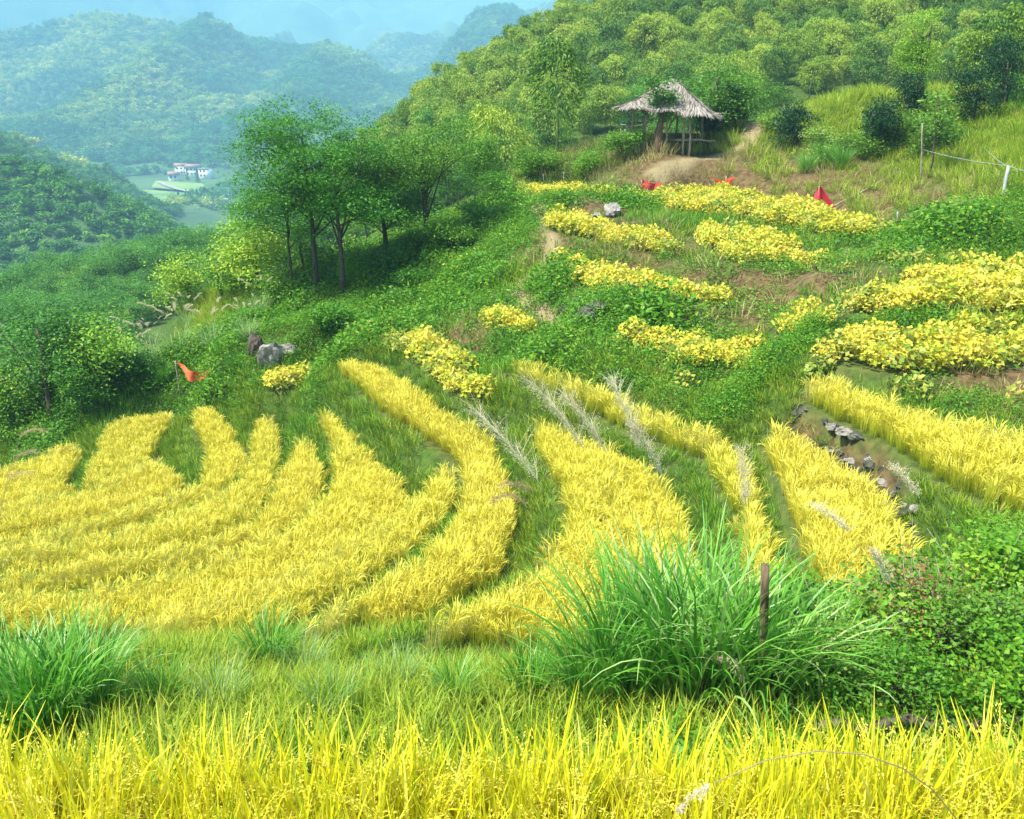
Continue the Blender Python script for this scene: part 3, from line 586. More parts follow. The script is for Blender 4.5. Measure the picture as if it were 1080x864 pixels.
def plume_parts(seed, L=1.5, lean=.2, curl=.3, plen=.38, bend=.8, wid=.05, mat='plume', dense=200):
    """stalk and feathery head, leaning along +X"""
    r = np.random.default_rng(seed); s = np.linspace(0, 1, 12); th = lean + curl * s ** 2; ds = L / 11
    x = np.concatenate([[0], np.cumsum(np.sin(th[1:]) * ds)]); z = np.concatenate([[0], np.cumsum(np.cos(th[1:]) * ds)])
    st = np.stack([x, 0 * x, z], 1); g = Geo(); V, Q, T = tube(st, np.linspace(.0026, .0014, 12), 5); g.add(V, Q, T, attrs=dict(rnd=np.full(len(V), .8), t=np.ones(len(V))))
    m = 10; th2 = th[-1] + bend * np.linspace(0, 1, m); d2 = plen / m
    hx = x[-1] + np.cumsum(np.sin(th2) * d2); hz = z[-1] + np.cumsum(np.cos(th2) * d2); hp = np.stack([hx, 0 * hx, hz], 1)
    h = Geo(); k = r.integers(0, m - 1, dense); f = r.random((dense, 1)); C = hp[k] * (1 - f) + hp[k + 1] * f
    V, Q, A = strips(C, r.normal(0, 1.0, dense), plen * r.uniform(.2, .4, dense), np.full(dense, .0026), th2[k] + np.abs(r.normal(.07, .08, dense)), r.uniform(.2, 1.0, dense), 3, r=r, twist=1.5)
    C2 = V.reshape(dense, -1, 3).mean(1)[np.repeat(np.arange(dense), 3)] + r.normal(0, wid * .25, (dense * 3, 3))
    h.add(V, Q, attrs=A); V, Q, A = leaves(C2, .016, .005, r, .3); h.add(V, Q, attrs=A)
    return g.mesh("plume_stalk", [M['silver_pale'] if mat != 'plume_brown' else M['plume_brown']]), h.mesh("plume_head", [M[mat]])

def poly_points(P, sp, jit=.35, shrink=0.05):
    lo, hi = P.min(0), P.max(0); xs = np.arange(lo[0], hi[0], sp); ys = np.arange(lo[1], hi[1], sp); X, Y = np.meshgrid(xs, ys)
    X = (X + rng.uniform(-jit, jit, X.shape) * sp).ravel(); Y = (Y + rng.uniform(-jit, jit, Y.shape) * sp).ravel()
    m = pip(X, Y, P) & (pdist(X, Y, P) > shrink); return X[m], Y[m]

# ------------------------------------------------------------------ crops on the terraces
rice_sets = {m: [rice_tuft(100 + 10 * j + i, mat=m) for i in range(5)] for j, m in enumerate(('rice_lemon', 'rice_green', 'rice_gold', 'rice_pale'))}
soy_v = [bean_plant(200 + i) for i in range(6)]; soyp_v = [bean_plant(230 + i, 60, .10, 'soy_green', .36) for i in range(4)]
for i, f in enumerate(FIELDS):
    P = POLYS[i]; crop = f[1]; sp = {'rice': .12, 'soy': .24, 'soy_sparse': .30, 'soy_pale': .33}[crop]
    X, Y = poly_points(P, sp, shrink=.11 if crop == 'rice' else .02); z, fid = height(X, Y, True); k = fid == i
    if crop != 'rice': k &= fbm(X * 1.1, Y * 1.1, 3) + .55 * np.clip(pdist(X, Y, P) / .6, 0, 1) > {'soy': -.3 if P[:, 0].max() < 5 else -.02, 'soy_sparse': .12, 'soy_pale': .16}[crop]
    else: k &= fbm(X * 1.7 + 3, Y * 1.7, 2) > -.60
    X, Y, z = X[k], Y[k], z[k]
    tone = ('rice_lemon', 'rice_gold', 'rice_green')[i % 3]; vs = rice_sets[tone] if crop == 'rice' else (soyp_v if crop == 'soy_pale' else (soy_v + soyp_v[:3] if crop == 'soy' else soy_v + soyp_v[:3]))
    hv = 1 + .25 * fbm(X * .8, Y * .8, 2)
    s = hv * rng.uniform(.85, 1.12, len(X)) * (1.0 if crop == 'rice' else 1.05)
    if crop == 'rice':      # rows along the rim stand a little taller and are painted paler, as if catching light; a few patches are greener
        d = pdist(X, Y, P); vs = vs + rice_sets['rice_pale'] + rice_sets['rice_green']; rim = ~pip(X * (1 + .3 / Y), Y + .3, P) & (rng.random(len(X)) < .85); foot = ~pip(X * (1 - .34 / Y), Y - .34, P) & ~rim
        pk = np.where(rim, 5, np.where(foot | (fbm(X * .9 + 40, Y * .9, 3) > .30), 10, 0)) + rng.integers(0, 5, len(X)); s = s * np.where(rim, 1.1, np.where(foot, .82, 1))  # foot rows take the greener set as painted shade
    else: pk = None; s = s * (1 + .5 * vnoise(X * 1.6, Y * 1.6)) * rng.uniform(.75, 1.2, len(X))
    scatter("rice_terrace" if crop == 'rice' else "bean_terrace", np.stack([X, Y, z], 1), s, vs, pick=pk, label=f[0], cat="rice field" if crop == 'rice' else "bean field", kind='stuff')
X, Y = poly_points(np.array([(-3.4, .95), (3.4, .95), (3.4, 2.3), (-3.4, 2.3)]), .135, .3, 0)
near_v = [rice_near(300 + i) for i in range(8)]
scatter("foreground_rice", np.stack([X, Y, np.full(len(X), -2.5)], 1), rng.uniform(.92, 1.03, len(X)) * (1 + .07 * vnoise(X * 1.7 + 5, Y)), near_v, tilt=.06,
        label="tall ripe rice filling the paddy right in front of the camera", cat="rice field", kind='stuff')
#@@P3END

# ------------------------------------------------------------------ ground cover of the banks
ZONES = [  # kind, pixel, world radius
 ('dry', (740,165), 4.5), ('dry', (650,180), 3.5), ('dry', (780,145), 3.5), ('dry', (720,190), 3.0), ('dry', (590,205), 1.5), ('dry', (700,262), 1.5),
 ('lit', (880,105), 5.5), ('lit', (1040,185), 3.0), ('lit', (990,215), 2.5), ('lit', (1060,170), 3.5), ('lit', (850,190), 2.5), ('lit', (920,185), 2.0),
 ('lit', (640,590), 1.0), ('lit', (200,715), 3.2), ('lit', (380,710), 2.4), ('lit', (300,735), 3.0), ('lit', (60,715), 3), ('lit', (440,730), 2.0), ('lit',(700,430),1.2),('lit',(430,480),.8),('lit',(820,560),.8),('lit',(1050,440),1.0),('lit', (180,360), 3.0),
 ('weed', (560,345), 2.0), ('weed', (700,335), 3.0), ('weed', (450,300), 4.0), ('weed', (500,240), 4.0), ('weed', (760,420), 2.2), ('weed', (1000,240), 3.0), ('weed', (960,400), 2.0), ('weed', (640,320), 1.5), ('weed', (840,290), 1.5), ('weed', (350,330), 4)]
ZW = [(k, ground_at(*p), r) for k, p, r in ZONES]
def cover(name, y0, y1, sp, sc, steep=False):
    ys = np.arange(y0, y1, sp); xs = np.arange(-.70 * y1 - 2, .70 * y1 + 2, sp); X, Y = np.meshgrid(xs, ys)
    X = (X + rng.uniform(-.5, .5, X.shape) * sp).ravel(); Y = (Y + rng.uniform(-.5, .5, Y.shape) * sp).ravel()
    m = (np.abs(X) < .66 * Y + 2); X, Y = X[m], Y[m]
    z, fid = height(X, Y, True); m = (fid < 0) & (path_w(X, Y) < rng.random(len(X))) & (z > -.62 * Y - 3)
    so = soil_w(X, Y); m &= rng.random(len(X)) > so * .74; m &= (fbm(X * 1.3, Y * 1.3, 2) > -.42)
    if y1 > 40: m &= (X > -12)
    if steep:
        e = .06; m &= np.hypot(height(X + e, Y) - z, height(X, Y + e) - z) / e > .8
    X, Y, z, so = X[m], Y[m], z[m], so[m]
    kind = np.where(fbm(X * .7 + 31, Y * .7, 2) > .22, 1, 0)           # 0 grass, 1 weed, 2 lit, 3 dry
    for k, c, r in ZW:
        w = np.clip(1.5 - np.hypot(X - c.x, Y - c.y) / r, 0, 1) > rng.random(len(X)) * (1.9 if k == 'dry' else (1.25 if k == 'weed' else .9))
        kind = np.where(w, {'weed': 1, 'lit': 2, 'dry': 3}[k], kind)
    kind = np.where((so > .3) & (rng.random(len(X)) < .22), 3, kind)
    s = sc * rng.uniform(.7, 1.25, len(X)) * (1 + .5 * vnoise(X * .9, Y * .9))
    nr = np.min([pdist(X, Y, P) for f, P in zip(FIELDS, POLYS) if f[1] == 'rice'], axis=0) < .45; kind = np.where(nr, 0, kind); s = s * np.where(nr, .9, 1)
    s = s * np.where(kind == 1, 1 + 1.6 * np.clip(fbm(X * .6 + 9, Y * .6, 3), 0, 1), 1)
    P = np.stack([X, Y, z], 1)
    for q, (nm, vs, lab) in enumerate([("bank_grass", grass_v, "short green grass on the terrace banks"), ("bank_weeds", weed_v, "low broadleaf weeds on the terrace banks"),
                                       ("light_grass", lit_v, "light green grass on banks and knoll"), ("dry_grass", dry_v, "dry straw coloured grass below the hut")]):
        k = kind == q
        if k.any(): scatter(nm, P[k], s[k], vs, kind='stuff', label=lab, cat="grass")
grass_v = [grass_tuft(400 + i, 34, .17, (.14, .34), .011) for i in range(6)]
lit_v = [grass_tuft(420 + i, 34, .17, (.2, .42), .011, 'grass_lit') for i in range(5)]
dry_v = [grass_tuft(440 + i, 30, .17, (.16, .38), .010, 'dry_grass') for i in range(5)]
weed_v = [weed_plant(460 + i) for i in range(6)]
cover("near", 2.4, 15, .14, .85); cover("mid", 15, 31, .21, 1.15); cover("upper", 31, 41, .29, 1.35); cover("far", 41, 56, .5, 1.9)
cover("steep banks near", 5, 15, .115, .8, True); cover("steep banks", 15, 30, .17, 1.0, True)

# ------------------------------------------------------------------ woods: every tree that shows is a tree
def inpoly_px(X, Y, Z, poly):
    f = Y * CP - Z * SP; U = W0 / 2 + FPX * X / f; V = H0 / 2 - FPX * (Y * SP + Z * CP) / f
    return pip(U, V, np.array(poly, float)), U, V
def sample_wood(x0, x1, y0, y1, sp, poly, seed):
    r = np.random.default_rng(seed); X, Y = np.meshgrid(np.arange(x0, x1, sp), np.arange(y0, y1, sp))
    X = (X + r.uniform(-.42, .42, X.shape) * sp).ravel(); Y = (Y + r.uniform(-.42, .42, Y.shape) * sp).ravel(); Z = height(X, Y)
    m, U, V = inpoly_px(X, Y, Z, poly); m &= np.abs(X) < .66 * Y + 6
    return X[m], Y[m], Z[m], U[m], V[m]
def place_tree(name, kinds, k, loc, rz, s, label, cat, group, tilt=0.0):
    e = empty(name, loc, (tilt * math.cos(rz * 3), tilt * math.sin(rz * 3), rz), (s, s, s)); tag(e, label, cat, group)
    for nm, me in kinds[k % len(kinds)]: obj(nm, me, e)
    return e
def tree_kind(seed, mat, **kw):
    c, cp = crown_mesh(seed, mat=mat, **kw); z0 = kw.get('z0', 2.5); t = trunk_mesh(seed, cp, h0=z0 * .4, r0=.07, top=z0 + kw.get('rz', 1.3) * .5)
    return [("trunk", t), ("crown", c)]
def joined(parts, name):
    """trunk and crown as one mesh, for the masses of far-off wood only"""
    V = []; F = []; n = 0; mats = []; mi = []; rn = []
    for _, me in parts:
        v = np.empty(len(me.vertices) * 3, np.float32); me.vertices.foreach_get("co", v); V.append(v.reshape(-1, 3))
        F += [tuple(i + n for i in p.vertices) for p in me.polygons]; mi += [len(mats)] * len(me.polygons); n += len(me.vertices)
        if "rnd" in me.attributes:
            a = np.empty(len(me.vertices), np.float32); me.attributes["rnd"].data.foreach_get("value", a); rn.append(a)
        else: rn.append(np.zeros(len(me.vertices)))
        mats.append(me.materials[0])
    m = bpy.data.meshes.new(name); m.from_pydata(np.concatenate(V).tolist(), [], F)
    for q in mats: m.materials.append(q)
    m.polygons.foreach_set("material_index", np.array(mi, np.int32)); a = m.attributes.new("rnd", 'FLOAT', 'POINT'); a.data.foreach_set("value", np.concatenate(rn).astype(np.float32)); return m

shrub_k = [tree_kind(500 + i, 'shrub', rx=1.25, rz=1.1, z0=1.3, ncl=90, per=50, leaf=.105, spread=.22, lobes=6) for i in range(4)] + \
          [tree_kind(520 + i, 'tree', rx=1.3, rz=1.35, z0=1.8, ncl=95, per=50, leaf=.105, spread=.21, lobes=7) for i in range(4)]
def where_px(u, v):
    c = "at the left edge" if u < 70 else ("under the valley village" if u < 170 else ("left of the slender trees" if u < 290 else ("behind the slender trees" if u < 400 else "behind the bushy tree")))
    rw = "top" if v < 245 else ("upper part" if v < 290 else ("middle" if v < 335 else ("lower part" if v < 380 else "foot")))
    return "at the %s of the wooded slope, %s" % (rw, c)
def size_of(s, a, b): q = (s - a) / (b - a); return "small " if q < .33 else ("middling " if q < .67 else "large ")
LEFT_POLY = [(-260,520),(0,462),(60,452),(125,430),(140,400),(115,365),(170,335),(255,326),(300,300),(330,285),(380,255),(430,245),(500,205),(560,190),(560,170),(480,150),(420,140),(300,175),(215,200),(120,212),(-200,300)]
X, Y, Z, U, V = sample_wood(-70, 6, 15, 122, 1.75, LEFT_POLY, 11)
_d = np.min([pdist(X, Y, P) for P in POLYS], axis=0); _k = (_d > 1.3) & (Y > 19); X, Y, Z, U, V = X[_k], Y[_k], Z[_k], U[_k], V[_k]
inf = (U > -20) & (U < 1100)
o = np.argsort(Y + (~inf) * 1000); LIM = 290
for n, i in enumerate(o[:LIM]):
    k = int(rng.integers(0, 8)); s = rng.uniform(.75, 1.35)
    place_tree("broadleaf_tree" if k > 3 else "bush", shrub_k, k, (X[i], Y[i], Z[i] - .15), rng.random() * 6.28, s,
               size_of(s, .75, 1.35) + ("dark green tree " if k > 3 else "bright green bush ") + where_px(U[i], V[i]), "tree" if k > 3 else "bush",
               ("dark trees " if k > 3 else "bright bushes ") + where_px(U[i], V[i]), .05)
far = o[LIM:]
wood_v = [joined(t, "wood_tree") for t in shrub_k]
scatter("far_slope_wood", np.stack([X[far], Y[far], Z[far] - .15], 1), rng.uniform(1.0, 1.7, len(far)), wood_v, tilt=.05, kind='stuff', label="mass of broadleaf trees running down to the valley", cat="wood")

bam_k = []
for i in range(6):
    f_, c_ = bamboo_crown(600 + i, 2.3 + .25 * (i % 3), .85 + .07 * i); bam_k.append([("culm", c_), ("foliage", f_)])
BAM_POLY = [(395,225),(470,215),(560,200),(600,160),(650,150),(770,150),(800,120),(870,108),(960,112),(1100,125),(1400,160),(1400,-500),(300,-500),(300,140)]
X, Y, Z, U, V = sample_wood(-14, 80, 38, 135, 1.9, BAM_POLY, 12)
dens = rng.random(len(X)) < np.clip(1.3 - (Y - 60) / 120, .45, 1); X, Y, Z, U, V = X[dens], Y[dens], Z[dens], U[dens], V[dens]
inf = (U > -20) & (U < 1110) & (V > -40)
o = np.argsort(Y + (~inf) * 1000); nb = 0
def where_b(u, v):
    c = "above the bushy tree" if u < 500 else ("left of the hut" if u < 570 else ("just left of the hut" if u < 650 else ("above the hut" if u < 745 else ("right of the hut" if u < 830 else ("above the knoll" if u < 950 else "near the right edge")))))
    return "%s on the bamboo hillside, %s" % ("low" if v > 130 else ("halfway up" if v > 70 else "high"), c)
for n, i in enumerate(o[:300]):
    s = rng.uniform(.8, 1.3)
    if rng.random() < .13:
        place_tree("broadleaf_tree", shrub_k, int(rng.integers(0, 8)), (X[i], Y[i], Z[i]), rng.random() * 6, s, size_of(s, .8, 1.3) + "leafy tree " + where_b(U[i], V[i]), "tree", "leafy trees " + where_b(U[i], V[i])); continue
    place_tree("bamboo", bam_k, int(rng.integers(0, 6)), (X[i], Y[i], Z[i]), rng.normal(3.4, 1.2), s,
               size_of(s, .8, 1.3) + "feathery bamboo plume " + where_b(U[i], V[i]), "bamboo", "bamboos " + where_b(U[i], V[i]))
far = o[300:]
bam_v = [joined(t, "bamboo_plume") for t in bam_k]
scatter("far_bamboo_grove", np.stack([X[far], Y[far], Z[far]], 1), rng.uniform(.95, 1.5, len(far)), bam_v, tilt=.08, rz=rng.normal(3.4, 1.2, len(far)), kind='stuff', label="bamboo grove covering the upper hillside", cat="bamboo grove")
print("wood", len(X), "far", len(far))

# ------------------------------------------------------------------ far land: valley floor, opposite slope, mountains
# ridges are crest lines of world points; flanks fall away from them with spurs and gullies
RIDGES = [
 # crest points (px, py, distance) , flank slope
 ([(-420,20,1150),(-200,40,1200),(0,36,1280),(100,14,1320),(170,22,1320),(240,50,1300),(320,96,1270),(420,150,1250)], .56, 1),
 ([(100,14,1320),(160,62,1120),(110,128,940),(40,172,800)], .50, 1),
 ([(245,50,1300),(235,88,1120),(150,132,950),(95,166,840)], .50, 1),
 ([(300,90,1270),(290,125,1080),(225,160,900)], .5, 1),
 ([(330,96,1500),(385,66,1560),(470,44,1620),(540,20,1700),(640,-20,1800),(760,-60,1900)], .5, 1),
 ([(385,66,1560),(370,110,1320),(330,150,1120)], .5, 1),
 ([(250,90,2300),(330,62,2300),(392,20,2350),(440,44,2350),(500,60,2300)], .55, 1),
 ([(-600,-170,3300),(-200,-150,3400),(60,-160,3500),(260,-90,3500),(420,-110,3500),(600,-120,3600),(900,-160,3700),(1500,-160,3700)], .42, 1),
 ([(60,-160,3500),(90,-60,2900),(-20,10,2200)], .45, 1),
 ([(420,-110,3500),(330,-40,3000),(300,30,2600)], .45, 1),
 ([(-300,140,300),(-120,150,275),(0,172,260),(60,186,250),(110,208,245),(160,240,235),(190,270,230)], .55, 0),
 ([(-300,60,520),(-100,100,480),(-20,140,420)], .5, 0),
]
RW = [(np.array([at_y(*p) for p in r[0]]), r[1], r[2]) for r in RIDGES]
FLOOR = -62.0
def far_h(X, Y):
    z = np.full(np.shape(X), FLOOR) + 3.0 * fbm(X * .004, Y * .004, 3) + np.clip((X + 150) * .02, -6, 30) * 0
    z = z + np.clip((Y - 745) * .20, 0, 110) * (1 + 1.4 * fbm(X * .0055 + 3, Y * .0035, 4))
    for c, sl, k in RW:
        best = np.full(np.shape(X), -1e9)
        wob = 1 + .35 * fbm(X * (.004 if k else .012), Y * (.004 if k else .012), 3)
        for a, b in zip(c[:-1], c[1:]):
            ab = b[:2] - a[:2]; L = ab.dot(ab); t = np.clip(((X - a[0]) * ab[0] + (Y - a[1]) * ab[1]) / L, 0, 1)
            d = np.hypot(X - a[0] - t * ab[0], Y - a[1] - t * ab[1]); zz = a[2] + t * (b[2] - a[2])
            gul = np.abs(fbm(X * .0045 + 9, Y * .0045, 3)) * np.minimum(d, 260) * .6 if k else np.abs(fbm(X * .02, Y * .02, 3)) * np.minimum(d, 60) * .4
            best = np.maximum(best, zz - d * sl * wob - gul)
        z = np.maximum(z, best) + np.clip(10 - np.abs(z - best), 0, 10) ** 2 * .01
    return z
fx = steps([(-3200, -900, 90), (-900, 300, 12), (300, 3000, 90)]); fy = steps([(205, 1500, 11), (1500, 2600, 25), (2600, 5200, 80)])
# the far sheet is cut so that the near hill and it do not overlap
FX, FY = np.meshgrid(fx, fy); FZ = far_h(FX, FY)
ny, nx = FX.shape; idx = np.arange(nx * ny).reshape(ny, nx)
Qf = np.stack([idx[:-1, :-1], idx[:-1, 1:], idx[1:, 1:], idx[1:, :-1]], -1).reshape(-1, 4)
def plain_mat(name, c1, c2, s):
    m = bpy.data.materials.new(name); m.use_nodes = True; nt = m.node_tree; lk = nt.links.new; p = nt.nodes["Principled BSDF"]
    g = N(nt, "ShaderNodeNewGeometry"); nz = N(nt, "ShaderNodeTexNoise"); nz.inputs["Scale"].default_value = s; nz.inputs["Detail"].default_value = 8; lk(g.outputs["Position"], nz.inputs["Vector"])
    cr = N(nt, "ShaderNodeValToRGB"); cr.color_ramp.elements[0].position = .35; cr.color_ramp.elements[1].position = .65; cr.color_ramp.elements[0].color = (*c1, 1); cr.color_ramp.elements[1].color = (*c2, 1)
    lk(nz.outputs["Fac"], cr.inputs[0]); lk(cr.outputs[0], p.inputs["Base Color"]); p.inputs["Roughness"].default_value = .95; return m
M['mount'] = plain_mat("mountain_ground", (.03, .09, .02), (.07, .15, .03), .02)
mount = obj("mountains", mesh_np("mountains", np.stack([FX, FY, FZ], -1).reshape(-1, 3), Qf, None, [M['mount']], None, True))
tag(mount, kind='structure')
# valley floor in front of the far sheet and round the foot of the near hill, down to the horizon
def sheet(name, x0, x1, y0, y1, z, mat):
    o = obj(name, mesh_np(name, [(x0, y0, z), (x1, y0, z), (x1, y1, z), (x0, y1, z)], [[0, 1, 2, 3]], None, [mat])); tag(o, kind='structure'); return o
sheet("valley_ground", -3200, 3000, -600, 5200, FLOOR - 4, M['mount'])

# canopy of the far woods
def canopy(name, x0, x1, y0, y1, sp, s0, s1, cond, lab, mat, seed):
    X, Y = np.meshgrid(np.arange(x0, x1, sp), np.arange(y0, y1, sp)); X = (X + rng.uniform(-.5, .5, X.shape) * sp).ravel(); Y = (Y + rng.uniform(-.5, .5, Y.shape) * sp).ravel()
    Z = far_h(X, Y); f = Y * CP - Z * SP; U = W0 / 2 + FPX * X / f; V = H0 / 2 - FPX * (Y * SP + Z * CP) / f
    m = (U > -60) & (U < 640) & (V > -70) & (V < 300) & cond(X, Y, Z); m &= (U < 620 + 0 * V)
    X, Y, Z = X[m], Y[m], Z[m]
    vs = []
    for i in range(5):
        c, _ = crown_mesh(seed + i, mat=mat, rx=.9, rz=.85, z0=.6, ncl=26, per=9, leaf=.34, spread=.22, lobes=3, aspect=.62, flat=.9); vs.append(c)
    scatter(name, np.stack([X, Y, Z - .3], 1), rng.uniform(s0, s1, len(X)), vs, kind='stuff', label=lab, cat="wood")
    print(name, len(X))
canopy("opposite_slope_wood", -330, 0, 205, 520, 3.0, 1.5, 2.7, lambda X, Y, Z: Z > FLOOR + 6, "wooded slope on the far side of the valley", 'hillwood', 700)
canopy("mountain_wood", -1250, 260, 520, 1750, 6.6, 3.1, 5.6, lambda X, Y, Z: (Z > FLOOR + 7) | ((rng.random(len(X)) < .5) & ((X < -305) | (X > -205) | (Y > 745))), "woods covering the hazy mountain", 'far', 720)

# fields, lane and village on the valley floor
def vpt(px, py): return at_z(px, py, FLOOR)
M['paddy'] = plain_mat("valley_fields", (.08, .20, .04), (.22, .32, .08), .03)
M['lane'] = solid_mat("pale_lane", (.28, .27, .22), (.36, .35, .30), .1, .9, 0)
fieldsV = [[(152,203),(200,206),(214,216),(210,224),(150,220),(140,210)], [(165,194),(214,197),(226,205),(205,205),(160,201)]]
for P in fieldsV:
    w = [vpt(*p) for p in P]; c = np.mean(w, 0); V = [tuple(p) for p in w] + [tuple(c)]
    V = [(a, b, float(far_h(np.array([a]), np.array([b]))[0]) + 2.2) for a, b, _ in V]; n = len(w)
    o = obj("valley_field", mesh_np("valley_field", V, None, [[i, (i + 1) % n, n] for i in range(n)], [M['paddy']])); tag(o, kind='structure')
def ribbon(name, pts, w, lift, mat, hf):
    P = [vpt(*p) for p in pts]; V = []; Q = []
    for i, p in enumerate(P):
        t = P[min(i + 1, len(P) - 1)] - P[max(i - 1, 0)]; nn = np.array([-t[1], t[0]]) / np.hypot(t[0], t[1]) * w / 2
        for s in (-1, 1): x, y = p[0] + s * nn[0], p[1] + s * nn[1]; V.append((x, y, float(hf(np.array([x]), np.array([y]))[0]) + lift))
    for i in range(len(P) - 1): Q.append([2 * i, 2 * i + 1, 2 * i + 3, 2 * i + 2])
    o = obj(name, mesh_np(name, V, Q, None, [mat])); tag(o, kind='structure')
ribbon("valley_lane", [(168,196),(176,200),(190,204),(204,206),(222,210),(240,214)], 3.5, 3.0, M['lane'], far_h)
def house(name, px, py, w, d, st, label, roof=True, rz=0.1):
    w, d = w * .8, d * .8
    p = vpt(px, py); z = float(far_h(np.array([p[0]]), np.array([p[1]]))[0]) + 1; hgt = 3.2 * st
    e = empty(name, (p[0], p[1], z), (0, 0, rz)); tag(e, label, "house", "white houses of the valley village")
    g = Geo(); V, Q, _ = box((0, 0, hgt / 2 - 2), (w, d, hgt + 4)); g.add(V, Q); obj("wall", g.mesh("wall", [M['housewall']]), e)
    g = Geo()
    if roof:
        V = [(-w/2-.6,-d/2-.6,hgt+.02),(w/2+.6,-d/2-.6,hgt+.02),(w/2+.6,d/2+.6,hgt+.02),(-w/2-.6,d/2+.6,hgt+.02),(-w/2-.6,0,hgt+2.4),(w/2+.6,0,hgt+2.4)]
        g.add(V, [[0,1,5,4],[2,3,4,5],[3,2,1,0]], [[0,4,3],[1,2,5]])
    else: V, Q, _ = box((0, 0, hgt + .3), (w + .6, d + .6, .5)); g.add(V, Q)
    obj("roof", g.mesh("roof", [M['houseroof'] if roof else M['palestone']]), e)
    for s in range(st):
        for k in range(int(w // 3)):
            f = obj("window", None, e) if False else None
            g = Geo(); V, Q, _ = box((-w / 2 + 1.9 + k * 3, -d / 2 - .02, 1.7 + s * 3.2), (1.5, .12, 1.4)); g.add(V, Q)
            obj("window", g.mesh("window", [M['glass']]), e)
for i, a in enumerate([(192,186,12,9,2,"tall pinkish white house at the left end of the village",True,.3),(205,187,14,9,2,"wide white house in the middle of the village",True,.0),(218,189,11,9,2,"white house partly hidden behind the green tree",False,-.2),(184,191,9,8,1,"low white house at the left edge of the village",True,.2)]): house("village_house", *a)
# pointed dark conifers by the fields
def conifer(seed, mat='dark', h=7, rad=1.3, n=900, leaf=.5):
    r = np.random.default_rng(seed); z = h * (.08 + .92 * r.random(n) ** 1.2); rr = rad * (1 - z / h) ** .8 * np.sqrt(r.random(n)) + .05; a = r.random(n) * 6.283
    C = np.stack([rr * np.cos(a), rr * np.sin(a), z], 1); d = np.stack([np.cos(a), np.sin(a), np.full(n, -.3)], -1)
    g = Geo(); V, Q, A = leaves(C, leaf * r.uniform(.6, 1.2, n), leaf * .4, r, .6, dirs=d); g.add(V, Q, attrs=A)
    t = Geo(); V, Q, T = tube([[0, 0, -1], [0, 0, h * .9]], [.18, .03], 6); t.add(V, Q, T); return [("trunk", t.mesh("trunk", [M['bark']], True)), ("crown", g.mesh("crown", [M[mat]]))]
con = conifer(800)
for (px, py, s, lab) in [(209,193,1.6,"small dark conifer in front of the wide white house"),(198,191,1.3,"small conifer beside the tall village house"),(189,214,1.3,"dark pointed conifer at the near edge of the valley field"),(196,212,.9,"short conifer right of the dark pointed one"),(209,212,1.2,"conifer at the field's edge below the white houses")]:
    p = vpt(px, py); z = float(far_h(np.array([p[0]]), np.array([p[1]]))[0])
    place_tree("conifer", [con], 0, (p[0], p[1], z), 0, s, lab, "conifer", "conifers on the valley floor")

# ------------------------------------------------------------------ haze
hz = bpy.data.materials.new("haze_air"); hz.use_nodes = True; nt = hz.node_tree; nt.nodes.clear()
pv = N(nt, "ShaderNodeVolumePrincipled"); pv.inputs["Color"].default_value = (0.42, 0.75, 1.0, 1); pv.inputs["Density"].default_value = 0.00060; pv.inputs["Anisotropy"].default_value = -0.3
ho = N(nt, "ShaderNodeOutputMaterial"); nt.links.new(pv.outputs[0], ho.inputs["Volume"])
g = Geo(); V, Q, _ = box((-100, 2250, 350), (6600, 5950, 850)); g.add(V, Q)
haze = obj("haze", g.mesh("haze", [hz])); tag(haze, "pale blue haze over the valley", "haze", None, 'stuff')

# ------------------------------------------------------------------ single trees and shrubs that stand out
def hero_tree(name, px, py, seed, label, cat, group=None, mat='tree_main', dz=0.0, Yd=None, lean=.12, top=None, r0=.08, limbs=14, **kw):
    b = ground_at(px, py) if Yd is None else Vector(at_y(px, py, Yd))
    if Yd is not None: b.z = h1(b.x, b.y)
    c, cp = crown_mesh(seed, mat=mat, **kw); z0 = kw['z0']
    t = trunk_mesh(seed, cp, h0=(z0 - kw['rz']) * .8 + .1, r0=r0, top=top or z0 + kw['rz'] * .4, lean=lean, limbs=limbs)
    e = empty(name, (b.x, b.y, b.z - .05 + dz)); tag(e, label, cat, group); obj("trunk", t, e); obj("crown", c, e); return e
fine = dict(per=80, leaf=.105, spread=.22, aspect=.36, flat=.85, up=.7, droop=.25)
hero_tree("tree", 336, 312, 901, "tallest slender tree with a feathery crown against the blue valley", "tree", rx=2.35, rz=2.1, z0=4.1, ncl=300, lobes=10, **fine)
hero_tree("tree", 362, 316, 902, "forked dark stemmed tree just right of the tallest slender tree", "tree", rx=2.0, rz=1.6, z0=3.35, ncl=190, lobes=8, **fine)
hero_tree("tree", 310, 312, 903, "thin leaning sapling just left of the tallest slender tree", "tree", rx=1.7, rz=1.2, z0=3.0, ncl=140, lobes=7, r0=.04, **fine)
hero_tree("tree", 452, 262, 904, "bushy tree with forked stems above the green bank, right of the tall pair", "tree", rx=1.8, rz=1.7, z0=2.5, ncl=200, lobes=8, mat='shrub', **fine)
hero_tree("tree", 408, 268, 905, "dark leafy tree between the tall pair and the bushy one", "tree", rx=1.5, rz=1.4, z0=2.0, ncl=150, lobes=7, mat='tree_main', **fine)
hero_tree("tree", 500, 222, 906, "small green tree at the top of the grassy bank by the footpath", "tree", rx=1.2, rz=1.2, z0=2.0, ncl=90, lobes=6, mat='shrub', **fine)
hero_tree("tree", 262, 300, 907, "yellow tinged tree low behind the slender trees", "tree", rx=1.6, rz=1.2, z0=2.3, ncl=100, lobes=6, mat='shrub', **fine)
hero_tree("tree", 742, 150, 908, "dense blue green tree rising behind the right end of the hut", "tree", Yd=41, rx=1.9, rz=1.9, z0=2.9, ncl=170, lobes=7, mat='tree', **fine)
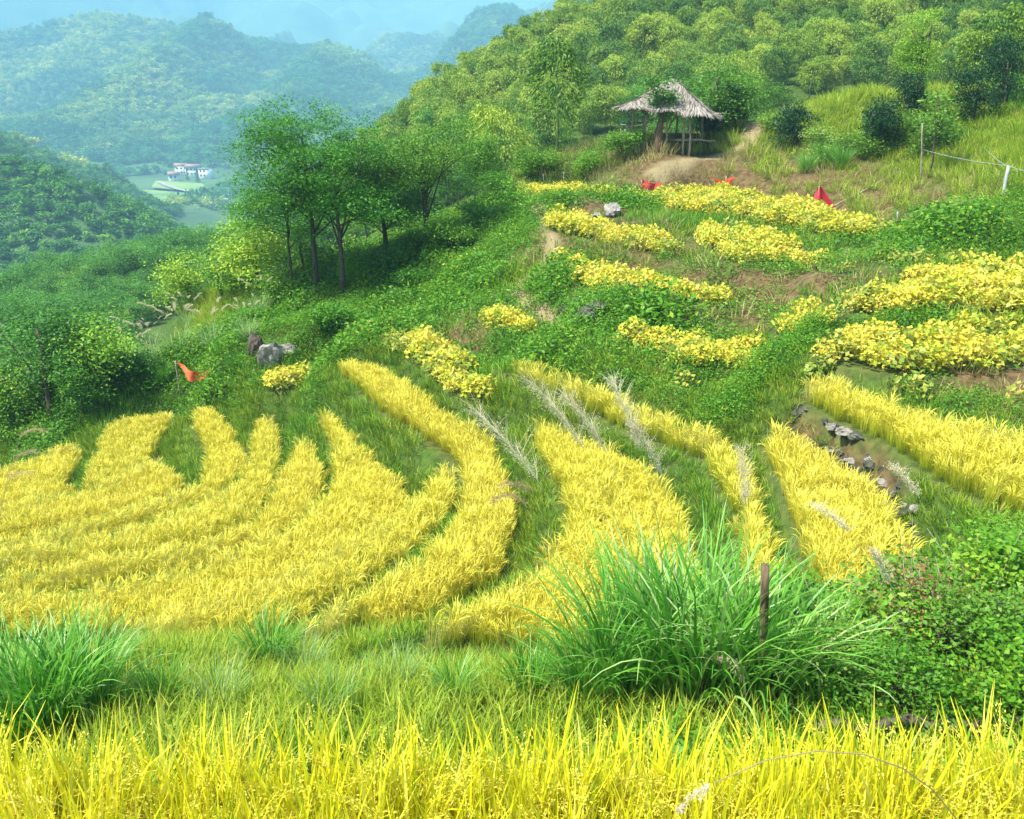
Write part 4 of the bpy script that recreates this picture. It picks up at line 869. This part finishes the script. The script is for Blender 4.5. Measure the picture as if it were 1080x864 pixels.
hero_tree("tree", 800, 110, 909, "bright green tree with airy crown above the grassy knoll's left flank", "tree", Yd=46, rx=1.9, rz=2.0, z0=3.2, ncl=160, lobes=7, mat='vine', **fine)
hero_tree("tree", 905, 95, 910, "low fresh green tree peeping over the top of the knoll", "tree", Yd=43, rx=1.7, rz=1.1, z0=1.6, ncl=110, lobes=6, mat='vine', **fine)
hero_tree("tree", 965, 120, 911, "narrow green tree at the right shoulder of the knoll", "tree", Yd=37, rx=1.0, rz=1.6, z0=2.3, ncl=100, lobes=5, mat='shrub', **fine)
hero_tree("tree", 1072, 60, 912, "very dark tree cut by the right edge near the top", "tree", Yd=48, rx=1.5, rz=1.6, z0=2.0, ncl=110, lobes=5, mat='dark', **fine)
hero_tree("tree", 705, 120, 913, "pale green tree in the bamboo just behind the hut's peak", "tree", Yd=48, rx=1.6, rz=1.7, z0=2.5, ncl=110, lobes=6, mat='shrub', **fine)
hero_tree("sapling", 978, 188, 914, "thin pale stemmed sapling beside the dark shrubs", "sapling", mat='vine', rx=.5, rz=.7, z0=1.9, ncl=26, lobes=3, r0=.03, per=18, leaf=.14, spread=.2, top=2.2)
# dark drooping shrubs on the knoll's edge
for i, (px, py, Yd, rx, rz, z0, lab) in enumerate([
    (838,168,33,.75,.85,.8,"dark round shrub at the left foot of the knoll"), (925,192,30,.62,1.0,.95,"dark cone shaped shrub in the middle, under the knoll"),
    (950,178,32,.5,.8,.75,"smaller dark shrub touching the cone shaped one"), (1018,180,30,.95,1.25,1.1,"tall dark drooping shrub right of the sapling"),
    (1052,160,31,.8,1.1,1.0,"dark drooping shrub nearest the right edge"), (775,150,37,.9,.9,.7,"shadowy dark bush beside the hut's right eave"),
    (745,150,37,.8,.7,.6,"black green bush under the hut's right eave")]):
    hero_tree("shrub", px, py, 930 + i, lab, "shrub", "dark shrubs round the knoll", mat='dark', Yd=Yd, rx=rx, rz=rz, z0=z0, ncl=80, per=50, leaf=.11, spread=.15, aspect=.3, lobes=4, flat=.95, r0=.04, droop=.7)
# mid-green bushes
for i, (px, py, rx, rz, mat, lab) in enumerate([
    (655,170,.9,.7,'shrub',"green bush left of the hut's footing"), (620,185,.8,.5,'weed',"low bush at the left end of the brown bank"), (560,188,.9,.7,'shrub',"bush above the start of the footpath"),
    (530,215,.9,.6,'weed',"round weedy bush above the curved grass bank"), (505,240,.7,.5,'tree',"dark bush on the curved grass bank"), (470,262,1.0,.7,'shrub',"olive bush beside forked stems"),
    (385,300,.8,.6,'weed',"bush at the foot of the dark stemmed tree"), (300,318,.7,.5,'shrub',"bush left of the slender tree's foot"), (265,350,.6,.4,'weed',"small bush above the rock outcrop"),
    (870,170,.9,.6,'vine',"yellow green bush in the knoll's hollow"), (905,165,.8,.5,'vine',"pale leafy bush left of the cone shaped shrub"), (985,165,.8,.8,'vine',"pale green bush behind the sapling"),
    (945,150,.9,.6,'vine',"light bush on the knoll's right slope"), (820,140,.7,.5,'vine',"light bush on the knoll's left slope"),
    (60,430,1.1,.9,'shrub',"large bush above the leftmost rice patch"), (110,420,1.1,.8,'tree',"dark bush against the square rice patch"), (20,450,1.0,.7,'shrub',"bush at the left edge over the pampas"),
    (145,405,.8,.6,'tree',"shady bush right of the large one"),
    (400,290,.8,.5,'tree',"shadowy bush on the bank under the bushy tree"), (440,305,.6,.4,'weed',"low green bush in the middle of the bank"), (350,345,.5,.3,'weed',"low weeds clump above the yellow bean row")]):
    hero_tree("bush", px, py, 960 + i, lab, "bush", mat=mat, rx=rx, rz=rz, z0=rz * .75, ncl=80, per=50, leaf=.09, spread=.17, aspect=.5, lobes=5, r0=.03)

# ------------------------------------------------------------------ thatched hut
hb = ground_at(703, 158); print("hut", tuple(hb))
hut = empty("thatched_hut", (hb.x, hb.y, hb.z - .03), (0, 0, R(-14))); tag(hut, "open sided hut with shaggy grey thatch and crooked wooden posts", "hut")
KX = 24.0 * (project(hb)[2] / 39.0); hs = 1 / 24.0 * (project(hb)[2] / 39.0)      # metres per pixel at the hut
hs = project(hb)[2] / FPX
RW_, RD_, EZ, PZ = 46 * hs, 36 * hs, 41 * hs, 70 * hs          # half width, half depth, eave height, peak height
def roof_pt(a, b):
    """a,b in -1..1 over the plan: concave hips that sag to the eaves"""
    m = max(abs(a), abs(b)); ridge = .10
    q = max(abs(b), max(0, abs(a) - ridge) / (1 - ridge))
    z = EZ + (PZ - EZ) * (1 - q) ** 1.25 - .10 * abs(a * b) * 0 + .03 * math.sin(a * 9 + b * 5)
    z += .10 * q * (-a) - .08 * q * (a > 0) * a
    return np.array([a * RW_, b * RD_, z])
n = 22; g = Geo(); V = []
for layer in (0, -.10):
    for i in range(n + 1):
        for j in range(n + 1): p = roof_pt(-1 + 2 * i / n, -1 + 2 * j / n); V.append((p[0], p[1], p[2] + layer))
Q = []; o2 = (n + 1) ** 2
for i in range(n):
    for j in range(n):
        a = i * (n + 1) + j; Q.append([a, a + n + 1, a + n + 2, a + 1]); Q.append([o2 + a, o2 + a + 1, o2 + a + n + 2, o2 + a + n + 1])
for i in range(n):
    for (a, b) in ((i * (n + 1), (i + 1) * (n + 1)), ((i + 1) * (n + 1) + n, i * (n + 1) + n), (i + 1, i), (n * (n + 1) + i, n * (n + 1) + i + 1)): Q.append([a, a + o2, b + o2, b])
g.add(V, Q); roof = obj("roof", g.mesh("roof", [M['thatch_under']]), hut)
r = np.random.default_rng(5); ns = 5200; P = []; AZ = []; TH = []
for k in range(ns):
    a, b = r.uniform(-1, 1, 2)
    if k % 5 == 0:
        s = r.integers(4); t = r.uniform(-1, 1); a, b = [(t, -1), (t, 1), (-1, t), (1, t)][s]; a *= .97; b *= .97
    p = roof_pt(a, b); e = 1e-2
    dzx = (roof_pt(min(1, a + e), b)[2] - p[2]) / (e * RW_); dzy = (roof_pt(a, min(1, b + e))[2] - p[2]) / (e * RD_)
    dn = np.array([-dzx, -dzy]); L = np.hypot(*dn) + 1e-6
    if L < .05: dn = np.array([a, b]); L = np.hypot(*dn) + 1e-6
    P.append(p + [0, 0, .03]); AZ.append(math.atan2(dn[1], dn[0])); TH.append(math.pi / 2 + math.atan(min(L, 1.6)) - .12)
V, Q, A = strips(np.array(P), np.array(AZ) + r.normal(0, .12, ns), r.uniform(.22, .5, ns), r.uniform(.02, .045, ns), np.array(TH), r.uniform(-.05, .45, ns), 2, r=r, twist=.15)
g = Geo(); g.add(V, Q, attrs=A); th = obj("thatch", g.mesh("thatch", [M['thatch']]), roof)
def stick(name, a, b, rad, mat, parent, wob=.02, n=5):
    a, b = np.array(a, float), np.array(b, float); L = [a + (b - a) * i / n + (rng.normal(0, wob, 3) if 0 < i < n else 0) for i in range(n + 1)]
    g = Geo(); V, Q, T = tube(L, np.linspace(rad, rad * .8, n + 1), 7); g.add(V, Q, T); return obj(name, g.mesh(name, [M[mat]], True), parent)
px_, py_ = RW_ * .74, RD_ * .72
for (a, b) in [(-px_, -py_), (-px_ * .8, py_), (-px_ * .62, -py_ * .9), (.03, -py_), (px_ * .55, -py_ * .95), (px_ * .72, -py_), (px_, py_), (px_ * .2, py_)]:
    stick("post", (a, b, -.3), (a + rng.normal(0, .05), b, EZ + .22), .05, 'pole', hut)
stick("rail", (px_ * .3, -py_, .42), (RW_ * 1.1, -py_ * .8, .40), .03, 'pole', hut); stick("rail", (-px_, py_, .55), (px_, py_, .5), .03, 'pole', hut)
stick("rail", (-px_, -py_, .5), (-px_ * .6, -py_, .52), .025, 'pole', hut); stick("rail", (-px_ * .8, py_, EZ - .02), (px_, py_, EZ), .04, 'pole', hut); stick("rail", (-px_, -py_, EZ), (px_ * .72, -py_, EZ), .04, 'pole', hut)
stick("brace", (-px_ * .45, -py_, .02), (-px_ * .1, -py_ * .8, .5), .025, 'pole', hut); stick("brace", (.03, -py_, .7), (px_ * .4, -py_, EZ), .03, 'oldwood', hut); stick("brace", (-.3, -py_ - .03, .55), (.0, -py_ - .05, 0), .02, 'pole', hut)
g = Geo()
for c, s in [((.25, .1, .28), (1.7, .5, .05)), ((-.5, .1, .12), (.06, .4, .3)), ((1.0, .1, .12), (.06, .4, .3)), ((.25, .32, .5), (1.7, .04, .2))]: V, Q, _ = box(c, s); g.add(V, Q)
bench = obj("bench", g.mesh("bench", [M['oldwood']]), None, tuple(hut.matrix_basis @ Vector((.1, .1, .02))), (0, 0, R(-14))); tag(bench, "rough plank bench standing under the thatched roof", "bench")
# bent cane chair at the left posts
g = Geo(); a = np.linspace(0, math.pi * .9, 10)
for dy in (0, .35): V, Q, T = tube([(-.22 + .45 * math.sin(t) * .9, dy, .62 * math.cos(t) * .5 + .34) for t in a], .022, 6); g.add(V, Q, T)
for x in (-.2, .12):
    for y in (0, .35): V, Q, T = tube([(x, y, 0), (x, y, .5)], .02, 6); g.add(V, Q, T)
V, Q, _ = box((-.04, .175, .3), (.4, .38, .03)); g.add(V, Q)
cp_ = ground_at(664, 152); ch = obj("cane_chair", g.mesh("cane_chair", [M['palepost']]), None, (cp_.x, cp_.y, cp_.z), (0, 0, .3), (1.1, 1.1, 1.1)); tag(ch, "pale bent cane chair at the hut's left posts", "chair")
# the stump and small tree in front of the hut's middle
tb = hut.matrix_basis @ Vector((-.22, -RD_ * .85, 0)); e = empty("tree", (tb.x, tb.y, h1(tb.x, tb.y))); tag(e, "leafy tree on a thick brown trunk growing in front of the hut", "tree")
g = Geo(); V, Q, T = tube([(0, 0, -.3), (.02, 0, .3), (-.02, 0, .8), (.05, 0, 1.15), (.1, 0, 1.9)], [.2, .17, .15, .11, .04], 10); g.add(V, Q, T); obj("trunk", g.mesh("trunk", [M['oldwood']], True), e)
c, _ = crown_mesh(990, rx=.62, rz=.95, z0=1.95, ncl=60, per=40, leaf=.13, spread=.15, mat='tree', lobes=5, aspect=.42); obj("crown", c, e)

# ------------------------------------------------------------------ cloths, poles, wire
def cloth(name, pts, mat, label, cat="cloth", n=10, amp=.05, parts=None):
    """a draped sheet over the quad given by four world corners, with real thickness"""
    a, b, c, d = [np.array(p, float) for p in pts]; V = []
    for lay in (0, 1):
        for i in range(n + 1):
            for j in range(n + 1):
                s, t = i / n, j / n; p = (a * (1 - s) + b * s) * (1 - t) + (d * (1 - s) + c * s) * t
                p = p + np.array([0, amp * math.sin(s * 11 + t * 3), -amp * 1.5 * math.sin(s * math.pi) * (1 - .5 * t)]); p[1] += lay * .012; V.append(p)
    Q = []; o2 = (n + 1) ** 2
    for i in range(n):
        for j in range(n): k = i * (n + 1) + j; Q += [[k, k + n + 1, k + n + 2, k + 1], [o2 + k, o2 + k + 1, o2 + k + n + 2, o2 + k + n + 1]]
    e = empty(name, tuple(a)); tag(e, label, cat); g = Geo(); g.add(np.array(V) - a, Q); obj("sheet", g.mesh("sheet", [M[mat]], True), e); return e
def pxw(px, py, Y): return at_y(px, py, Y)
g1 = ground_at(688, 203); Yc = g1.y - .1
c1 = cloth("red_cloth", [pxw(677,189,Yc), pxw(698,193,Yc), pxw(697,202,Yc), pxw(678,201,Yc)], 'red', "small red cloth sagging behind the left part of the uppermost beans", amp=.05)
for sx in (677, 698):
    p = Vector(pxw(sx, 190, Yc)); q = Vector((p.x, p.y, h1(p.x, p.y) - .2)); stick("stake", Vector(p) - Vector(c1.location), q - Vector(c1.location), .018, 'pole', c1, .003)
Yc = ground_at(765, 203).y - .1
c2 = cloth("scarlet_cloth", [pxw(750,187,Yc), pxw(774,186,Yc), pxw(768,199,Yc), pxw(760,195,Yc)], 'scarlet', "scarlet rag with torn corners above the middle of the uppermost beans", amp=.08)
p = Vector(pxw(766, 186, Yc)); stick("stake", p - c2.location, Vector((p.x, p.y, h1(p.x, p.y) - .2)) - c2.location, .018, 'pole', c2, .003)
Yc = ground_at(872, 222).y - .3
c3 = cloth("crimson_flag", [pxw(863.5,196,Yc), pxw(865,196,Yc), pxw(882,219,Yc), pxw(858,212,Yc)], 'red', "pointed crimson flag hanging from a leaning bamboo pole", "flag", amp=.04)
a = Vector(pxw(880, 217, Yc)); b = Vector(ground_at(955, 178)) ; stick("pole", a - c3.location, Vector(pxw(956, 177, b.y)) - c3.location, .022, 'pole', c3, .01)
p = Vector(pxw(864, 196, Yc)); stick("stake", p - c3.location, Vector((p.x, p.y, h1(p.x, p.y) - .2)) - c3.location, .015, 'pole', c3, .003)
gg = np.array(ground_at(214, 404)) + [0, -.5, 0]
c4 = cloth("orange_cloth", [gg + [-.52, 0, .72], gg + [.52, 0, .48], gg + [.45, -.15, .22], gg + [-.2, -.15, .26]], 'orange', "orange cloth slumped in the grass above the rice at the left", amp=.11)
stick("stake", (0, 0, .02), (0.02, 0, -1.0), .02, 'pole', c4, .003)
def post(name, px, py, px2, py2, rad, mat, label, cat="post", group=None):
    b = ground_at(px, py); t = Vector(at_y(px2, py2, b.y)); o = stick(name, (0, 0, -.2), tuple(t - b), rad, mat, None, rad * .2); o.location = b; tag(o, label, cat, group); return b, t
b1, t1 = post("concrete_post", 1056, 214, 1064, 175, .05, 'palepost', "leaning whitish post on the grassy hump, holding the wires")
b2, t2 = post("thin_stake", 972, 190, 973, 131, .025, 'pole', "tall thin pale stake standing before the dark shrubs", "stake")
post("short_stake", 947, 235, 947, 223, .03, 'palepost', "short whitish peg at the end of the brown bank", "stake")
post("short_stake", 594, 193, 595, 181, .022, 'palepost', "left white peg above the top bean row", "stake"); post("short_stake", 574, 194, 573, 184, .022, 'palepost', "right hand neighbour peg near the footpath start, the lower one", "stake")
def wire(a, b, sag, label):
    n = 16; P = [np.array(a) * (1 - i / n) + np.array(b) * (i / n) - np.array([0, 0, sag * 4 * (i / n) * (1 - i / n)]) for i in range(n + 1)]
    g = Geo(); V, Q, T = tube(P, .007, 5); g.add(V, Q, T); o = obj("wire", g.mesh("wire", [M['wire']], True)); tag(o, label, "wire")
wire(t1, Vector(at_y(974, 158, b2.y)), .05, "pale wire from the leaning post to the tall thin stake")
wire(t1 - Vector((0, 0, .03)), Vector(at_y(1028, 142, b1.y + 7)), .1, "wire running up from the leaning post towards the dark shrubs")
wire(t1, Vector(at_y(1120, 186, b1.y - 2)), .05, "wire leaving the leaning post out of the right edge")

# ------------------------------------------------------------------ rocks
def rock(seed, s):
    r = np.random.default_rng(seed); import bmesh
    bm = bmesh.new(); bmesh.ops.create_icosphere(bm, subdivisions=3, radius=1)
    for k in range(9):
        nn = Vector(r.normal(0, 1, 3)).normalized(); dd = r.uniform(.45, .85)
        for v in bm.verts:
            q = v.co.dot(nn) - dd
            if q > 0: v.co -= nn * q * .9
    for v in bm.verts: v.co = Vector((v.co.x * s[0], v.co.y * s[1], v.co.z * s[2])) * (1 + .08 * r.normal())
    me = bpy.data.meshes.new("rock"); bm.to_mesh(me); bm.free(); return me
def put_rock(name, px, py, s, mat, label, seed, group=None, cat="rock"):
    me = rock(seed, s); me.materials.append(M[mat]); b = ground_at(px, py); o = obj(name, me, None, (b.x, b.y, b.z + s[2] * .25), (0, 0, seed)); tag(o, label, cat, group)
put_rock("rock", 285, 385, (.4, .3, .5), 'palestone', "tall dark rock outcrop over the small yellow bean clump", 1); put_rock("rock", 272, 372, (.25, .25, .5), 'bark', "black upright rock at the left of the outcrop", 2)
put_rock("rock", 300, 372, (.36, .3, .2), 'palestone', "flat pale rock on top of the outcrop", 3)
for i, (px, py) in enumerate([(596,332),(612,326),(620,335),(604,342),(630,328)]):
    put_rock("rubble_stone", px, py, (.26, .22, .2), 'stone', ["dark stone low at the left of the rubble heap","stone at the peak of the rubble heap","stone in the middle front of the rubble heap","lowest stone of the rubble heap","rightmost stone of the rubble heap"][i], 20 + i, "stones of the rubble heap", "stone")
put_rock("boulder", 646, 226, (.42, .3, .26), 'palestone', "pale boulder between two bean rows at the left", 30, None, "boulder"); put_rock("boulder", 631, 230, (.2, .2, .16), 'palestone', "small pale stone leaning on the pale boulder", 31, None, "boulder")
put_rock("boulder", 711, 347, (.2, .16, .15), 'palestone', "grey boulder on the row of beans at the foot of the bank", 32, None, "boulder"); put_rock("boulder", 738, 343, (.12, .12, .16), 'palestone', "small pointed stone near the grey boulder", 33, None, "boulder")
# dry stone wall between the two right-hand rice strips: every stone placed by itself
WL = [((835,440),5),((850,448),6),((866,458),7),((882,468),9),((897,478),9),((912,490),9),((926,502),8),((938,516),8),((950,530),7),((962,546),7)]
k = 0
for (px, py), nst in WL:
    for j in range(nst - 2):
        b = ground_at(px + rng.uniform(-9, 9), py + rng.uniform(-8, 26)); s = rng.uniform(.04, .10); me = rock(50 + (k % 6), (s * 1.5, s, s * .8)); k += 1
        pale = (px in (882, 897) and j < 3); me.materials.append(M['palestone' if pale or rng.random() < .2 else 'stone']); o = obj("wall_stone", me, None, (b.x, b.y, b.z - .03), (0, 0, k))
        tag(o, ("large pale stone in the middle of the dark stone wall" if pale else "rough stone of the mossy wall between the two right rice strips"), "stone", "stones of the dry stone wall")

# ------------------------------------------------------------------ silver grass, plumes, thicket in the foreground
def clump(px, py, meshes, s, label, group=None, plumes=(), Yd=None, rz=None, sz=1.0):
    b = ground_at(px, py) if Yd is None else Vector(at_y(px, py, Yd))
    if Yd is not None: b.z = h1(b.x, b.y)
    e = empty("silver_grass", tuple(b), (0, 0, rng.random() * 6.28 if rz is None else rz), (s, s, s * sz)); tag(e, label, "grass clump", group)
    for m in meshes: obj("blades", m, e)
    for (az, st, hd) in plumes:
        q = obj("plume_stalk", st, e, rot=(0, 0, az)); obj("plume_head", hd, q)
    return e
sil = [silver_clump(1000 + i) for i in range(4)]; pale = [silver_clump(1020 + i, 170, (.8, 1.5), .017, .3, 'silver_pale') for i in range(4)]
sil_big = [silver_clump(1010 + i, 270, (1.0, 1.85), .027, .34, 'silver', .25, (.4, 1.7), 9) for i in range(4)]
for (px, py, Yd, s, k, lab) in [(668,745,5.9,.95,0,"big silver grass clump left of centre with arching blades"), (735,748,5.75,1.05,1,"tallest green silver grass clump in front of the post"), (622,748,5.8,.62,2,"silver grass clump sweeping out to the left"),
                              (795,748,5.6,.85,3,"silver grass clump growing round the wooden post"), (856,746,5.5,.68,0,"silver grass clump right of the wooden post"), (700,722,6.5,.95,2,"pale silver grass behind the tallest clump"),
                              (560,745,6.0,.42,1,"low outlier of silver grass left of the big clump")]:
    clump(px, py, [sil_big[k]], s * .86, lab, "silver grass in front of the rice", Yd=Yd)
for (px, py, Yd, s, k, lab) in [(40,748,5.7,.68,0,"bright silver grass clump in the lower left corner"), (85,745,5.9,.62,1,"silver grass clump just right of the corner one"), (5,735,5.9,.62,2,"silver grass clump cut by the left edge")]:
    clump(px, py, [sil_big[k]], s, lab, "silver grass in the lower left", Yd=Yd)
for (px, py, Yd, s, k, lab) in [(285,698,7.6,.55,0,"small upright grass clump in front of the central rice"), (320,705,7.4,.45,1,"grass clump right beside the small upright one"), (235,745,6.0,.42,2,"pale thin grass clump above the near rice, left of centre"),
                              (170,740,6.1,.4,3,"thin grass wisps right of the lower left clumps"), (350,748,5.8,.42,1,"pale grass wisps above the near rice in the middle"), (420,730,6.4,.38,2,"short grass clump at the bottom edge of the central rice"),
                              (385,700,7.4,.3,3,"low green clump under the central rice edge"), (480,742,6.0,.36,0,"grass clump left of the sweeping silver grass"), (130,700,7.4,.4,2,"grass clump standing against the lower left rice")]:
    clump(px, py, [(pale if k in (1, 2) else sil)[k]], s, lab, "small grass clumps before the central rice", Yd=Yd)
# far clumps with plumes on the slope at the left and near the hut
pl = [plume_parts(1100 + i, 1.5 + .15 * i, .12 + .06 * i, .3, .34, .7) for i in range(4)]
for i, (px, py, s, lab) in enumerate([(160,388,1.0,"pampas clump with pale plumes at the left of the slope"), (190,378,1.1,"light green pampas mound above the orange cloth"), (225,372,.9,"pampas clump right of the light mound"), (140,398,.9,"lowest pampas clump beside the shady bush"),
        (172,408,.8,"deep green grass mound under the orange cloth"), (250,392,.6,"bluish grass mound left of the rock outcrop"), (262,362,.7,"pale grass clump above the rock outcrop"), (160,362,1.0,"plumed clump on the crest of the left slope"), (200,352,.9,"plumed clump behind the light green mound"), (275,335,.8,"straw coloured plumed clump near the slender trees")]):
    clump(px, py, [(sil if i in (4, 5, 3) else pale)[i % 4]], s * .85, lab, "plumed grass clumps on the left slope", plumes=[(rng.random() * 6.28, *pl[j % 4]) for j in range(7 if i not in (4, 5) else 0)])
for i, (px, py, s, lab) in enumerate([(868,176,.8,"arching grass clump in the knoll's hollow"), (885,178,.7,"bluish grass clump in the knoll's hollow"), (850,182,.6,"greyish withered grass clump under the dark round shrub")]):
    clump(px, py, [sil[i]], s, lab, "grass clumps in the knoll's hollow")
# single plumes
def plume_at(bpx, bpy_, bY, tpx, tpy, tY, plen, label, mat='plume', bend=.5, seed=0, curl=.3, dense=220, wid=.05):
    b = Vector(at_y(bpx, bpy_, bY)); b.z = h1(b.x, b.y); t = Vector(at_y(tpx, tpy, tY)); d = t - b; hz_ = math.hypot(d.x, d.y); L = d.length
    az = math.atan2(d.y, d.x); lean = math.atan2(hz_, d.z) - curl * .45
    st, hd = plume_parts(1200 + seed, L * 1.02 - plen * .6, lean, curl, plen, bend, wid, mat, dense)
    e = empty("pampas_plume", tuple(b), (0, 0, az)); tag(e, label, "plume", "pampas plumes rising over the rice"); obj("stalk", st, e); obj("plume_head", hd, e)
for i, a in enumerate([
    (690,745,6.1,600,436,6.3,.75,"longest pale plume leaning left, topmost over the fan shaped rice",'plume',.35),
    (700,745,6.0,628,446,6.2,.62,"second plume leaning left beside the longest one",'plume',.4),
    (660,745,6.0,548,468,6.2,.8,"pale plume reaching furthest left over the dark gully",'plume',.3),
    (700,745,5.9,668,440,6.1,.62,"upright pale plume right of the leaning pair",'plume',.25),
    (725,745,6.0,690,476,6.1,.5,"short upright plume just right of the upright pale one",'plume',.3),
    (770,745,5.9,787,508,6.0,.45,"lone whitish plume over the narrow diagonal strip",'plume',.3),
    (620,745,6.1,545,520,6.3,.3,"brown nodding plume over the dark gully",'plume_brown',1.6),
    (630,745,6.1,552,508,6.3,.32,"upper brown nodding plume over the dark gully",'plume_brown',1.5),
    (1010,745,5.6,960,508,5.8,.32,"whitish plume in front of the dark stone wall",'plume',.4),
    (960,745,5.6,885,545,5.8,.35,"fluffy plume leaning left over the right rice wedge",'plume',.5),
    (735,745,5.6,760,684,5.5,.28,"cream plume drooping among the tallest green blades",'plume',2.0),
    (962,748,5.2,934,600,5.2,.32,"slim cream plume standing in the thicket",'plume',.1)]):
    plume_at(*a[:8], mat=a[8], bend=a[9], seed=i, dense=170 if a[8] == 'plume' else 110)
for i, a in enumerate([(-30,600,9.5,28,455,9.6,.35,"top brown plume nodding in from the left edge"), (-30,600,9.3,22,478,9.4,.35,"second brown plume nodding in from the left edge"), (-35,610,9.2,14,500,9.3,.35,"lowest brown plume nodding in from the left edge")]):
    plume_at(*a[:8], mat='plume_brown' if i < 3 else 'plume', bend=1.3, seed=40 + i, dense=90)
# wooden post in the silver grass
b, t = post("wooden_post", 808, 760, 807, 596, .036, 'oldwood', "weathered grey brown wooden post in the silver grass")
# fallen log
l = Vector(at_y(862, 745, 4.9)); r_ = Vector(at_y(1100, 742, 4.7)); l.z = h1(l.x, l.y) + .12; r_.z = h1(r_.x, r_.y) + .15
lg = stick("fallen_log", (0, 0, 0), tuple(r_ - l), .045, 'bark', None, .02, 9); lg.location = l; tag(lg, "dark fallen branch lying along the edge of the near paddy", "log")
# thicket at the right
TH = [(880,715,5.6,.42,.38,'vine',"leafy vine bush right of the silver grass"), (925,700,5.9,.45,.42,'shrub',"deep green vine bush in the middle of the thicket"), (905,640,6.9,.55,.36,'vine',"light leafy bush behind the vine bushes"),
      (965,690,6.0,.42,.45,'rust',"withered reddish bush in the thicket"), (975,640,6.8,.5,.45,'vine',"yellow green bush above the withered one"), (1010,700,5.6,.46,.45,'shrub',"dark tangled bush under the withered one"),
      (1050,690,5.5,.42,.42,'vine',"pale leaved bush near the right edge"), (1075,640,6.2,.5,.45,'weed',"dark bush cut by the right edge"), (1030,620,6.8,.6,.42,'weed',"bright bush at the top of the thicket"), (1070,590,7.2,.5,.5,'shrub',"highest bush at the right edge"),
      (1000,590,7.6,.45,.3,'weed',"low bush at the foot of the stone wall"), (1080,730,4.9,.4,.4,'weed',"low leafy bush in the right corner above the near rice"), (950,735,5.1,.4,.3,'weed',"low creeper mat behind the near rice at the right"), (860,660,6.6,.45,.4,'weed',"small bush behind the silver grass, right side")]
for i, (px, py, Yd, rx, rz, mat, lab) in enumerate(TH):
    hero_tree("thicket_bush", px, py, 1300 + i, lab, "bush", mat=mat, Yd=Yd, rx=rx, rz=rz, z0=rz * .8, ncl=95, per=40, leaf=(.036, .062, .048)[i % 3] if mat != 'rust' else .035, spread=.12, aspect=.62, lobes=5, r0=.018, flat=1.0, limbs=22)
for (px, py, Yd, s, k, lab) in [(985,665,6.3,.42,0,"fine bluish grass tuft in the thicket"), (1020,600,7.3,.5,1,"feathery grass above the thicket"), (1065,740,5.0,.32,2,"grass tuft in the right corner above the near rice"), (955,600,7.4,.4,3,"pale grass at the foot of the right rice wedge"),(900,655,6.2,.5,1,"pale grass right of the wooden post"),(940,700,5.6,.42,2,"pale grass arching over the withered bush"),(1040,650,6.2,.5,1,"thin pale grass among the highest twigs"),(875,620,7.0,.45,2,"wispy grass at the lower end of the right rice wedge")]:
    clump(px, py, [(pale if k in (1, 2) else sil)[k]], s, lab, "grass tufts in the thicket", Yd=Yd)
# arching seed heads in the near rice, lower right
for i, (b0, t0, lab) in enumerate([((1090, 1.9), (830, 792, 1.75), "arching pale grass head over the near rice, lower right"), ((1110, 1.85), (1040, 838, 1.6), "short grass head at the lower right corner")]):
    t = Vector(at_y(*t0)); b = Vector((at_y(b0[0], 800, b0[1])[0], b0[1], -2.45)); d = t - b; az = math.atan2(d.y, d.x)
    L = d.length * 1.25; st, hd = plume_parts(1400 + i, L, .15, 1.75, .10, .5, .006, 'plume', 40)
    st.materials[0] = M['plume_brown']
    e = empty("grass_head", tuple(b), (0, 0, az)); tag(e, lab, "grass head"); obj("stalk", st, e); obj("seed_head", hd, e)
# bare twigs and dry stems poking out of the thicket: each bunch one plant
for i, (px, py, Yd) in enumerate([(1000, 690, 5.9), (1035, 665, 6.0), (965, 670, 6.2), (905, 690, 5.8)]):
    b = Vector(at_y(px, py, Yd)); b.z = h1(b.x, b.y) + .1; r = np.random.default_rng(1500 + i); g = Geo()
    for k in range(16):
        a = r.random() * 6.283; L = r.uniform(.5, 1.0); le = r.uniform(.15, .9); P = [np.array([0, 0, 0.])]
        for q in range(5): le += r.normal(.1, .15); a += r.normal(0, .25); P.append(P[-1] + np.array([math.sin(le) * math.cos(a), math.sin(le) * math.sin(a), math.cos(le)]) * L / 5)
        V, Q, T = tube(P, np.linspace(.006, .002, 6), 4); g.add(V, Q, T)
    o = obj("dry_twigs", g.mesh("dry_twigs", [M['pole']]), None, tuple(b)); tag(o, ["bare twigs over the dark tangled bush","bare twigs rising highest in the thicket","dry twigs beside the withered reddish bush","dry twigs next to the slim cream plume"][i], "twigs", "dry twigs in the thicket")
